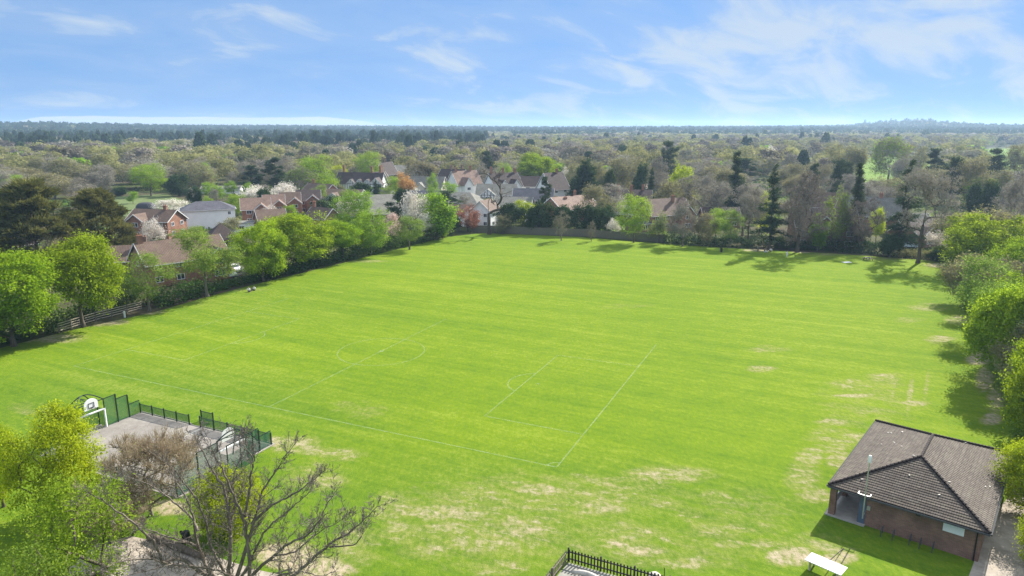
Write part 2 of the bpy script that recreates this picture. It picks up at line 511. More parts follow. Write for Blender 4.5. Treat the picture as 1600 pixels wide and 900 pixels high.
def tubes_from_skeleton(P, par, rad, sides_of, rmin=0.0, rmax=9e9):
    """chains of thick-to-thin tubes through the skeleton nodes with rmin <= radius < rmax"""
    n = len(P)
    kids = [[] for _ in range(n)]
    for i in range(1, n): kids[par[i]].append(i)
    V = []; Q = []; T = []
    off = 0
    stack = [(0, None)]
    while stack:
        i, frm = stack.pop()
        chain = ([frm] if frm is not None else []) + [i]
        while True:
            k = kids[chain[-1]]
            if not k: break
            k = sorted(k, key=lambda j: -rad[j])
            for j in k[1:]: stack.append((j, chain[-1]))
            chain.append(k[0])
        rr = [rad[c] for c in chain]
        if frm is not None: rr[0] = min(rr[0], rr[1] * 1.25)
        keep = [q for q in range(len(chain)) if rmin <= rr[q] < rmax]
        if len(keep) < 2: continue
        lo, hi = keep[0], keep[-1]
        if lo > 0: lo -= 1
        ch = chain[lo:hi + 1]; rr = rr[lo:hi + 1]
        if len(ch) < 2: continue
        pts = P[ch]
        d = np.gradient(pts, axis=0) if len(ch) > 2 else np.repeat((pts[1] - pts[0])[None], 2, 0)
        d = unit(d)
        up = np.where(np.abs(d[:, 2:3]) < .9, np.array([[0, 0, 1.]]), np.array([[1., 0, 0]]))
        x = unit(np.cross(up, d)); y = np.cross(d, x)
        s = sides_of(max(rr))
        a = np.arange(s) * 2 * PI / s
        ring = pts[:, None] + (x[:, None] * np.cos(a)[None, :, None] + y[:, None] * np.sin(a)[None, :, None]) * np.array(rr)[:, None, None]
        V.append(ring.reshape(-1, 3))
        m = len(ch)
        ii = np.arange(m - 1)[:, None] * s; kk = np.arange(s)[None]
        k2 = (kk + 1) % s
        Q.append(np.stack([off + ii + kk, off + ii + k2, off + ii + s + k2, off + ii + s + kk], -1).reshape(-1, 4))
        off += m * s
    if not V: return np.zeros((0, 3)), np.zeros((0, 4), int)
    return np.concatenate(V), np.concatenate(Q)


def lobes_points(rg, n, W, cb, H, lobes=9, lobe_r=.42, shell=.35, flat=1.0, top=0.0):
    """points in a lumpy crown, mostly near its skin; returned with outward direction"""
    cz = (cb + H) / 2; a = W / 2; c = (H - cb) / 2
    dirs = unit(rg.normal(size=(lobes, 3)) + np.array([0, 0, top]))
    cen = dirs * rg.uniform(.45, .68, size=(lobes, 1))
    rad = lobe_r * rg.uniform(.75, 1.2, size=lobes)
    cen = np.vstack([cen, [[0, 0, 0]]]); rad = np.append(rad, .62)
    k = rg.integers(0, lobes + 1, size=n * 3)
    d = unit(rg.normal(size=(n * 3, 3)))
    p = cen[k] + d * (rad[k] * rg.uniform(0, 1, size=n * 3) ** shell)[:, None] * np.array([1, 1, flat])
    r = np.linalg.norm(p, axis=1)
    # keep points not buried deep inside
    keep = rg.uniform(size=n * 3) < np.clip((r - .25) / .45, .08, 1)
    p = p[keep][:n]
    ext = np.percentile(np.abs(p), 98, axis=0)
    p = p / ext[None]
    o = unit(p + np.array([0, 0, .15]))
    p = p * np.array([a, a, c]) * .97 + np.array([0, 0, cz])
    return p, o


def skeleton(rg, targets, H, cb, r0, trunk_top, lean=(0, 0), step=.9, tip=.012, wig=.05, forks=None):
    n0 = max(4, int(trunk_top / step))
    z = np.linspace(0, trunk_top, n0)
    wob = np.cumsum(rg.normal(scale=wig, size=(n0, 2)), axis=0); wob[0] = 0
    P = [np.array([wob[i, 0] + lean[0] * z[i], wob[i, 1] + lean[1] * z[i], z[i]]) for i in range(n0)]
    par = [-1] + list(range(n0 - 1))
    fork = np.array([lean[0] * cb, lean[1] * cb, cb])
    order = np.argsort(np.linalg.norm(targets - fork, axis=1))
    PA = np.zeros((len(targets) * 30 + n0 + 10, 3)); PA[:n0] = P
    n = n0
    ok_from = max(1, int(cb * .75 / max(trunk_top, .1) * n0))
    for t in targets[order]:
        dv = PA[ok_from:n] - t
        d = np.linalg.norm(dv, axis=1) + 1.1 * np.maximum(0, dv[:, 2] + .25 * np.linalg.norm(dv[:, :2], axis=1))
        j = ok_from + int(np.argmin(d))
        a = PA[j]
        L = np.linalg.norm(t - a)
        if L < .15: continue
        k = max(2, min(14, int(L / step) + 1))
        u = np.linspace(0, 1, k + 1)[1:]
        ctrl = (a + t) / 2 + np.array([0, 0, .10 * L]) + rg.normal(scale=.09 * L, size=3)
        pts = (1 - u)[:, None] ** 2 * a + 2 * (u * (1 - u))[:, None] * ctrl + u[:, None] ** 2 * t
        prev = j
        for q in pts:
            PA[n] = q; par.append(prev); prev = n; n += 1
    P = PA[:n]
    par = np.array(par)
    e = 2.3
    acc = np.zeros(n)
    haskid = np.zeros(n, bool); haskid[par[1:]] = True
    acc[~haskid] = tip ** e
    for i in range(n - 1, 0, -1): acc[par[i]] += acc[i] * 1.02
    rad = acc ** (1 / e)
    rad = rad * (r0 / rad[0]) ** np.clip((rad - tip) / (rad[0] - tip + 1e-9), 0, 1)
    # flare at the root
    zz = P[:n0, 2]
    rad[:n0] *= 1 + .5 * np.exp(-zz / .35)
    return P, par, rad, ~haskid


def leaves(rg, cen, out, n, sig, size, up=.45, outw=.55, rnd=.8, aspect=.62, tint_clump=.6, flatz=.75, ctint=None):
    """n rhombic leaves scattered round each clump centre"""
    m = len(cen)
    k = np.repeat(np.arange(m), n)
    N = len(k)
    sg = sig * rg.uniform(.7, 1.3, size=m)
    p = cen[k] + rg.normal(size=(N, 3)) * sg[k][:, None] * np.array([1, 1, flatz])
    nrm = unit(out[k] * outw + np.array([0, 0, up]) + rg.normal(size=(N, 3)) * rnd)
    t = unit(np.cross(nrm, rg.normal(size=(N, 3))))
    b = np.cross(nrm, t)
    s = size * rg.uniform(.6, 1.35, size=N)[:, None]
    V = np.stack([p - t * s * .5, p + b * s * .5 * aspect, p + t * s * .5, p - b * s * .5 * aspect], 1).reshape(-1, 3)
    Q = np.arange(N * 4).reshape(-1, 4)
    ct = rg.uniform(size=m) if ctint is None else ctint
    tint = np.repeat(np.clip(ct[k] * tint_clump + rg.uniform(size=N) * (1 - tint_clump), 0, 1), 4)
    return V, Q, tint


def slivers(rg, p, d, length, width, jitter=.55, up=.25):
    """thin tapering twigs from points p along d"""
    N = len(p)
    d = unit(d + rg.normal(size=(N, 3)) * jitter + np.array([0, 0, up]))
    L = (length * rg.uniform(.5, 1.4, size=N))[:, None]
    side = unit(np.cross(d, rg.normal(size=(N, 3)))) * (width * rg.uniform(.6, 1.3, size=N))[:, None] * .5
    tipp = p + d * L + rg.normal(size=(N, 3)) * L * .06
    V = np.stack([p - side, p + side, tipp], 1).reshape(-1, 3)
    T = np.arange(N * 3).reshape(-1, 3)
    tint = np.repeat(rg.uniform(size=N), 3)
    return V, T, tint, p + d * L * .55, d


def merge(parts):
    """parts: (V, polys, tint); quads and triangles kept apart"""
    V = []; Q = []; T = []; A = []; off = 0
    for v, q, a in parts:
        if len(v) == 0: continue
        V.append(v); A.append(a if hasattr(a, '__len__') else np.full(len(v), a))
        (Q if q.shape[1] == 4 else T).append(q + off); off += len(v)
    return np.concatenate(V), [np.concatenate(x) for x in (Q, T) if x], np.concatenate(A)


def sides(r):
    return 9 if r > .2 else 6 if r > .07 else 4 if r > .03 else 3


def twig_parts(rg, P, par, rad, tips, thr, n1, l1, w1, n2, l2, w2, up=.3):
    idx = np.where((rad < thr) & (par >= 0))[0]
    d = unit(P[idx] - P[par[idx]])
    tipw = np.where(tips[idx], 3, 1)
    rep = rg.choice(len(idx), size=n1, p=tipw / tipw.sum())
    pp = P[idx][rep] + (P[par[idx]][rep] - P[idx][rep]) * rg.uniform(0, 1, size=(n1, 1))
    V, T, a, mid, dd = slivers(rg, pp, d[rep], l1, w1, .5, up)
    out = [(V, T, a)]
    if n2:
        r2 = rg.integers(0, n1, size=n2)
        V2, T2, a2, _, _ = slivers(rg, mid[r2], dd[r2], l2, w2, .6, up * .7)
        out.append((V2, T2, a2))
    return out


def broad(seed, H=13., W=11., cb=2.6, nt=150, leafn=90, sig=.62, size=.36, lobes=10, r0=.26, shell=.3, open_=0, lean=(0, 0), top=.0, lobe_r=.42,
          flat=1.0, twigs=0, outw=.55, rnd=.8):
    rg = np.random.default_rng(seed)
    tg, out = lobes_points(rg, nt, W - sig * 1.6, cb + sig * .7, H - sig * .9, lobes, lobe_r, shell, flat, top)
    tg[:, :2] += np.array(lean)[None] * tg[:, 2:3]
    P, par, rad, tips = skeleton(rg, tg, H, cb, r0, H * (.5 if not open_ else .62), lean, tip=.018)
    tv, tq = tubes_from_skeleton(P, par, rad, sides, .0 if open_ else .022)
    parts = [leaves(rg, tg, out, leafn, sig, size, outw=outw, rnd=rnd)]
    if twigs: parts += [(v, q, a * .3) for v, q, a in twig_parts(rg, P, par, rad, tips, .06, twigs, .8, .03, 0, 0, 0)]
    V, polys, a = merge(parts)
    return (tv, [tq]), (V, polys, a), (W, H)


def bare(seed, H=15., W=11., cb=3., nt=130, n1=900, n2=2600, l1=1.1, w1=.045, l2=.7, w2=.032, r0=.27, leafn=0, size=.22, lobes=9, top=.15, shell=.45, lean=(0, 0), trunk_top=.55, thr=.05, cut=.03, up=.3, buds=40, bsize=.33, tip=.016):
    rg = np.random.default_rng(seed)
    tg, out = lobes_points(rg, nt, W * .86, cb, H * .95, lobes, .42, shell, 1, top)
    tg[:, :2] += np.array(lean)[None] * tg[:, 2:3]
    P, par, rad, tips = skeleton(rg, tg, H, cb, r0, H * trunk_top, lean, tip=tip)
    tv, tq = tubes_from_skeleton(P, par, rad, sides, cut)
    cv, cq = tubes_from_skeleton(P, par, rad, lambda r: 3, 0, cut * 1.05)
    thr = max(thr, tip * 1.8)
    parts = [(cv, cq, .1)] + twig_parts(rg, P, par, rad, tips, thr, n1, l1, w1, n2, l2, w2, up)
    if buds: parts.append(leaves(rg, tg, out, buds, .75, bsize, up=.2, outw=.9, rnd=.6, aspect=.45))
    V, polys, a = merge(parts)
    if leafn:
        lv = leaves(rg, tg, out, leafn, .75, size)
        return (tv, [tq]), (V, polys, a), (W, H), lv
    return (tv, [tq]), (V, polys, a), (W, H)


def pine(seed, H=17., W=9., cb=6., nl=9, r0=.24, needle=.75, spread=1.0):
    rg = np.random.default_rng(seed)
    cen = []; out = []; tg = []
    for i in range(nl):
        f = i / (nl - 1)
        z = cb + (H - cb - .8) * f
        rr = W / 2 * spread * (1 - .72 * f ** 1.6) * rg.uniform(.55, 1.0)
        for k in range(2 + int(3 * (1 - f))):
            a = rg.uniform(0, 2 * PI)
            q = rr * rg.uniform(.45, 1.0)
            c = np.array([q * math.cos(a), q * math.sin(a), z + rg.normal(scale=.35)])
            tg.append(c)
            m = 7
            p = c + rg.normal(size=(m, 3)) * np.array([1.0, 1.0, .30]) * W * .085
            cen.append(p); out.append(unit(p - c + np.array([0, 0, .5])))
    cen.append(np.array([[0, 0, H - .6], [0.3, .2, H - 1.1], [-.3, .1, H - 1.2]])); out.append(np.array([[0, 0, 1.]] * 3))
    cen = np.concatenate(cen); out = np.concatenate(out)
    P, par, rad, tips = skeleton(rg, np.array(tg), H, cb, r0, H * .96, step=.8, tip=.03, wig=.06)
    tv, tq = tubes_from_skeleton(P, par, rad, sides, .02)
    n = 48
    k = np.repeat(np.arange(len(cen)), n)
    pp = cen[k] + rg.normal(size=(len(k), 3)) * np.array([.5, .5, .22]) * W * .075
    V, T, a, _, _ = slivers(rg, pp, out[k], needle, .20, .9, .15)
    ct = rg.uniform(size=len(cen))[k]
    a = np.repeat(ct * .6 + rg.uniform(size=len(k)) * .4, 3)
    return (tv, [tq]), (V, [T], a), (W, H)


def conifer(seed, H=18., W=7., cb=1.5, lev=24, r0=.25, droop=-.18, spray=.9, dens=1.0, power=.9, ragged=.3):
    """uneven conifer: broken whorls, missing boughs, a wandering stem"""
    rg = np.random.default_rng(seed)
    pts = []; dirs = []
    bx = np.cumsum(rg.normal(scale=.10 * ragged, size=lev + 2)); by = np.cumsum(rg.normal(scale=.10 * ragged, size=lev + 2))
    lob = rg.uniform(0, 2 * PI, size=3)
    for i in range(lev):
        f = (i + rg.uniform(0, .7)) / lev
        z = cb + (H - cb) * f
        Rr = W / 2 * (1 - f) ** power + .25
        nb = max(4, int(9 * (1 - f) + 4))
        a0 = rg.uniform(0, 2 * PI)
        lv = rg.uniform(1 - ragged * .8, 1.1)
        for b in range(nb):
            if rg.uniform() < ragged * .38: continue
            a = a0 + 2 * PI * b / nb + rg.normal(scale=.25)
            side = 1 + ragged * .35 * math.sin(a - lob[0] + f * 3) + ragged * .25 * math.sin(2 * a - lob[1] + f * 7)
            L = Rr * rg.uniform(1 - ragged, 1.0 + ragged * .3) * side * lv
            if L < .25: continue
            d = np.array([math.cos(a), math.sin(a), droop + .45 * f + rg.normal(scale=.10)])
            m = max(3, int(L / .33 * dens))
            u = np.linspace(.10, 1, m)
            p = np.array([bx[i], by[i], z + rg.normal(scale=.2)]) + d * (u * L)[:, None] + np.array([0, 0, 1]) * (-.12 * L * u ** 2)[:, None]
            pts.append(p); dirs.append(np.repeat(d[None], m, 0))
    pts = np.concatenate(pts); dirs = np.concatenate(dirs)
    mb = MB(); k = lev // 2
    mb.tube([(0, 0, 0), (0, 0, .5), (bx[k] * .5, by[k] * .5, H * .25), (bx[k], by[k], H * .52), (bx[lev - 1], by[lev - 1], H * .98)], [r0 * 1.4, r0, r0 * .85, r0 * .6, .03], 8, cap=False)
    tv = np.array(mb.v); tq = np.array(mb.f)
    n = 15
    k = np.repeat(np.arange(len(pts)), n)
    pp = pts[k] + rg.normal(scale=.19, size=(len(k), 3))
    V, T, a, _, _ = slivers(rg, pp, dirs[k], spray, .15, .6, -.02)
    ct = rg.uniform(size=len(pts))[k]
    a = np.repeat(ct * .55 + rg.uniform(size=len(k)) * .45, 3)
    return (tv, [tq]), (V, [T], a), (W, H)


def spreading_cypress(seed, H=15., W=20., r0=.5):
    """wide old cypress: ragged storeys of upswept, feathered limbs"""
    rg = np.random.default_rng(seed)
    tg, out = [], []
    for i in range(95):
        f = rg.uniform(0, 1)
        z = 1.0 + (H * .92 - 1.0) * f
        Rr = W / 2 * (1 - f ** 1.7) ** .75
        a = rg.uniform(0, 2 * PI)
        q = Rr * rg.uniform(.55, 1.0)
        tg.append((q * math.cos(a), q * math.sin(a), z + .12 * q)); out.append((math.cos(a), math.sin(a), .25))
    tg = np.array(tg); out = unit(np.array(out))
    P, par, rad, tips = skeleton(rg, tg, H, 1.2, r0, H * .85, tip=.03, step=1.0)
    tv, tq = tubes_from_skeleton(P, par, rad, sides, .03)
    # plates: sprays strung along each limb's outer half
    cen = []; dd = []
    for t, o in zip(tg, out):
        m = 16
        u = rg.uniform(-1.9, 1.1, size=m)
        lat = rg.normal(scale=1.0, size=m)
        side = np.cross(o, [0, 0, 1.]); side /= np.linalg.norm(side)
        p = t + o * u[:, None] + side * lat[:, None] * (1.1 - .3 * u)[:, None] * .8 + rg.normal(scale=.14, size=(m, 3)) + np.array([0, 0, 1]) * (.18 * u - .12 * np.abs(lat))[:, None]
        cen.append(p); dd.append(np.repeat((o + np.array([0, 0, .12]))[None], m, 0))
    cen = np.concatenate(cen); dd = np.concatenate(dd)
    n = 16
    k = np.repeat(np.arange(len(cen)), n)
    pp = cen[k] + rg.normal(size=(len(k), 3)) * np.array([.42, .42, .16])
    V, T, a, _, _ = slivers(rg, pp, dd[k], 1.0, .26, .42, .12)
    ct = np.repeat(rg.uniform(size=len(tg)), 16)[k]
    a = np.repeat(ct * .55 + rg.uniform(size=len(k)) * .45, 3)
    return (tv, [tq]), (V, [T], a), (W, H)


PROTO = {}


def proto(key, gen, leafmat, barkmat, leafmat2=None):
    if key in PROTO: return PROTO[key]
    g = gen()
    (tv, tp), (cv, cp, ca), wh = g[:3]
    tm = np_mesh('trunk', tv, tp, M[barkmat])
    tm.polygons.foreach_set('use_smooth', [True] * len(tm.polygons))
    if len(g) > 3:
        lv, lq, la = g[3]
        n1 = sum(len(p) for p in cp)
        V = np.concatenate([cv, lv]); polys = cp + [lq + len(cv)]
        # keep material runs in polygon order
        mi = np.concatenate([np.zeros(n1, int), np.ones(len(lq), int)])
        cm = np_mesh('crown', V, polys, [M[leafmat], M[leafmat2]], {'tint': np.concatenate([ca, la])}, mi)
    else:
        cm = np_mesh('crown', cv, cp, M[leafmat], {'tint': ca})
    PROTO[key] = (tm, cm, wh)
    return PROTO[key]


KINDS = {
    'lime':   [lambda s=s: proto(f'lime{s}', lambda: broad(100 + s, 13, 11, 1.7, 330, 96, .54, .30, 14, .25, .18), 'lime', 'bark') for s in range(3)],
    'limesm': [lambda s=s: proto(f'limesm{s}', lambda: broad(130 + s, 9, 5, 1.2, 110, 60, .45, .32, 8, .14), 'spring', 'bark') for s in range(2)],
    'green':  [lambda s=s: proto(f'green{s}', lambda: broad(140 + s, 12, 9.5, 3.2, 140, 75, .55, .24, 10, .22, .4, 1, twigs=500), 'green', 'bark_grey') for s in range(3)],
    'spring': [lambda s=s: proto(f'spring{s}', lambda: broad(170 + s, 13, 10, 2.2, 190, 72, .58, .27, 11, .2, .4, 1, twigs=400), 'spring', 'bark') for s in range(3)],
    'yellow': [lambda s=s: proto(f'yellow{s}', lambda: broad(200 + s, 10, 8, 1.5, 120, 60, .55, .34, 9, .18), 'yellow', 'bark') for s in range(2)],
    'yellownear': [lambda s=s: proto(f'yellownear{s}', lambda: broad(920 + s, 9, 7.4, .6, 300, 120, .42, .17, 12, .18, .2, 1, twigs=900), 'yellow', 'bark') for s in range(2)],
    'olive':  [lambda s=s: proto(f'olive{s}', lambda: bare(230 + s, 14, 12, 2.5, 150, 1000, 2400, 1.0, .065, .7, .05, leafn=34, size=.40), 'twig', 'bark_grey', 'olive') for s in range(4)],
    'budding': [lambda s=s: proto(f'budding{s}', lambda: bare(260 + s, 14, 10, 2.5, 130, 1000, 2400, 1.0, .06, .7, .05, leafn=26, size=.36), 'twig', 'bark_grey', 'spring') for s in range(3)],
    'bare':   [lambda s=s: proto(f'bare{s}', lambda: bare(300 + s, 15, 12, 3.0, 150, 1500, 5200, 1.1, .075, .75, .055, tip=.024), 'twig_grey', 'bark_grey') for s in range(4)],
    'baretall': [lambda s=s: proto(f'baretall{s}', lambda: bare(330 + s, 20, 13, 6.5, 150, 1600, 5200, 1.1, .075, .75, .055, r0=.36, trunk_top=.6, cut=.035, tip=.028), 'twig_grey', 'bark_dark') for s in range(3)],
    'baredark': [lambda s=s: proto(f'baredark{s}', lambda: bare(350 + s, 18, 12, 3.0, 150, 1700, 5600, 1.1, .08, .75, .06, r0=.36, trunk_top=.6, tip=.028), 'twig_dark', 'bark_dark') for s in range(3)],
    'baresmall': [lambda s=s: proto(f'baresmall{s}', lambda: bare(380 + s, 7, 5, 1.6, 70, 900, 2800, .7, .06, .5, .045, .12, bsize=.2, buds=16), 'twig', 'bark_grey') for s in range(2)],
    'openlimbs': [lambda s=s: proto(f'openlimbs{s}', lambda: bare(390 + s, 20, 11, 6, 60, 300, 500, .9, .05, .6, .035, .42, lobes=6, top=.8, trunk_top=.36, cut=.02, buds=0, tip=.065), 'twig_dark', 'bark_dark') for s in range(1)],
    'pine':   [lambda s=s: proto(f'pine{s}', lambda: pine(400 + s), 'pine', 'bark_pine') for s in range(4)],
    'pinewide': [lambda s=s: proto(f'pinewide{s}', lambda: pine(420 + s, 14, 13, 3.5, 8, .3, .9), 'pine', 'bark_pine') for s in range(2)],
    'conifer': [lambda s=s: proto(f'conifer{s}', lambda: conifer(430 + s, 18, 7.5, 1.5, 24, .25, -.10, .9, 1.0, .8, .5), 'pine', 'bark_dark') for s in range(3)],
    'raggedconifer': [lambda s=s: proto(f'ragged{s}', lambda: conifer(440 + s, 19, 8, 2.5, 15, .3, -.02, 1.0, .8, .62, .8), 'pine', 'bark_dark') for s in range(2)],
    'everg':  [lambda s=s: proto(f'everg{s}', lambda: broad(450 + s, 9, 9, .4, 190, 60, .6, .42, 10, .2), 'ever', 'bark_dark') for s in range(3)],
    'evergcone': [lambda s=s: proto(f'evergcone{s}', lambda: conifer(470 + s, 12, 7, .3, 22, .2, .5, .8, 1.0, .6, .2), 'ever', 'bark_dark') for s in range(2)],
    'blossom': [lambda s=s: proto(f'blossom{s}', lambda: broad(480 + s, 8, 8, 1.5, 110, 42, .5, .30, 9, .16, .4, 1, twigs=300), 'blossom', 'bark') for s in range(3)],
    'pink':   [lambda s=s: proto(f'pink{s}', lambda: broad(490 + s, 7, 6, 1.2, 90, 40, .45, .28, 9, .14, .4, 1, twigs=300), 'pink', 'bark') for s in range(1)],
    'copper': [lambda s=s: proto(f'copper{s}', lambda: broad(500 + s, 8, 7, 1.0, 120, 50, .5, .32, 9, .16), 'copper', 'bark') for s in range(1)],
    'orange': [lambda s=s: proto(f'orange{s}', lambda: broad(510 + s, 9, 6, 1.5, 110, 46, .5, .34, 8, .16), 'orange', 'bark') for s in range(1)],
    'cypress': [lambda s=s: proto(f'cypress{s}', lambda: spreading_cypress(520 + s), 'cypress', 'bark_dark') for s in range(2)],
    'bush':   [lambda s=s: proto(f'bush{s}', lambda: broad(530 + s, 4, 5, .15, 90, 60, .42, .26, 8, .08), 'hedge', 'bark') for s in range(3)],
    'bushspring': [lambda s=s: proto(f'bushspring{s}', lambda: broad(540 + s, 4, 5, .15, 90, 54, .42, .26, 8, .08), 'green', 'bark') for s in range(3)],
    'bushlime': [lambda s=s: proto(f'bushlime{s}', lambda: broad(550 + s, 4, 5, .15, 90, 54, .42, .26, 8, .08), 'yellow', 'bark') for s in range(2)],
    'bushbare': [lambda s=s: proto(f'bushbare{s}', lambda: bare(560 + s, 4, 5, .2, 70, 800, 2200, .6, .04, .45, .03, .07, buds=12, bsize=.16), 'twig_warm', 'bark') for s in range(2)],
}
_pick = {}
TREE_SPOTS = []
rnd = random.Random(7)


def place_tree(kind, loc, W, H, label, group=None, var=None, rz=None, name=None, cat=None, bushy=None):
    vs = KINDS[kind]
    if var is None:
        _pick[kind] = _pick.get(kind, -1) + 1
        var = _pick[kind]
    tm, cm, (pw, ph) = vs[var % len(vs)]()
    shrub = kind.startswith('bush')
    t = empty(name or ('shrub' if shrub else 'tree'), loc, rnd.uniform(0, 2 * PI) if rz is None else rz, label,
              cat or ('shrub' if shrub else 'tree'), group)
    t.scale = (W / pw, W / pw, H / ph)
    np_obj('trunk' if not shrub else 'stems', tm, t)
    np_obj('crown' if not shrub else 'foliage', cm, t)
    TREE_SPOTS.append((loc[0], loc[1], W / 2))
    return t


def tree_px(kind, px, yb, yt, wpx, label, group=None, **k):
    p = at(px, yb)
    zc = pr(p.x, p.y, 0)[2]
    H = at_y(px, yt, p.y).z
    return place_tree(kind, (p.x, p.y, 0), wpx * zc / F, H, label, group, **k)


# ------------------------------------------------------------------ parts of houses
def add_uv(o, name='roof'):
    """u along the eaves, v up the slope, in metres, for every face of a roof or panel"""
    me = o.data
    uvl = me.uv_layers.new(name=name)
    for p in me.polygons:
        n = p.normal
        up = Vector((0, 0, 1))
        x = up.cross(n)
        if x.length < .05: x = Vector((1, 0, 0))
        x.normalize(); y = n.cross(x)
        for li in p.loop_indices:
            co = me.vertices[me.loops[li].vertex_index].co
            uvl.data[li].uv = (co.dot(x), co.dot(y))
    return o


def slab(mb, quad, th):
    """a roof slope: polygon extruded straight down by th"""
    q = [Vector(p) for p in quad]
    n = len(q)
    lo = [p - Vector((0, 0, th)) for p in q]
    mb.add(q + lo, [list(range(n)), list(range(2 * n - 1, n - 1, -1))] + [(i, (i + 1) % n, n + (i + 1) % n, n + i) for i in range(n)])


def window(parent, c, w, h, ang, fm='frame', bars=1):
    """white framed window with its pane, standing proud of the wall whose outward normal is local -Y turned by ang"""
    Mz = Matrix.Rotation(ang, 3, 'Z')
    mb = MB()
    fr = .09
    def put(x, z, sx, sz, y=-.03, sy=.08):
        mb.box(Vector(c) + Mz @ Vector((x, y, z)), (sx, sy, sz), ang)
    put(-w / 2 + fr / 2, 0, fr, h); put(w / 2 - fr / 2, 0, fr, h)
    put(0, h / 2 - fr / 2, w - 2 * fr, fr); put(0, -h / 2 + fr / 2, w - 2 * fr, fr)
    for i in range(bars):
        put(-w / 2 + w * (i + 1) / (bars + 1), 0, .07, h - 2 * fr)
    o = mb.build('window', M[fm], parent)
    pb = MB()
    pb.box(Vector(c) + Mz @ Vector((0, -.012, 0)), (w - 2 * fr, .02, h - 2 * fr), ang)
    pb.build('pane', M['glass'], o)
    return o


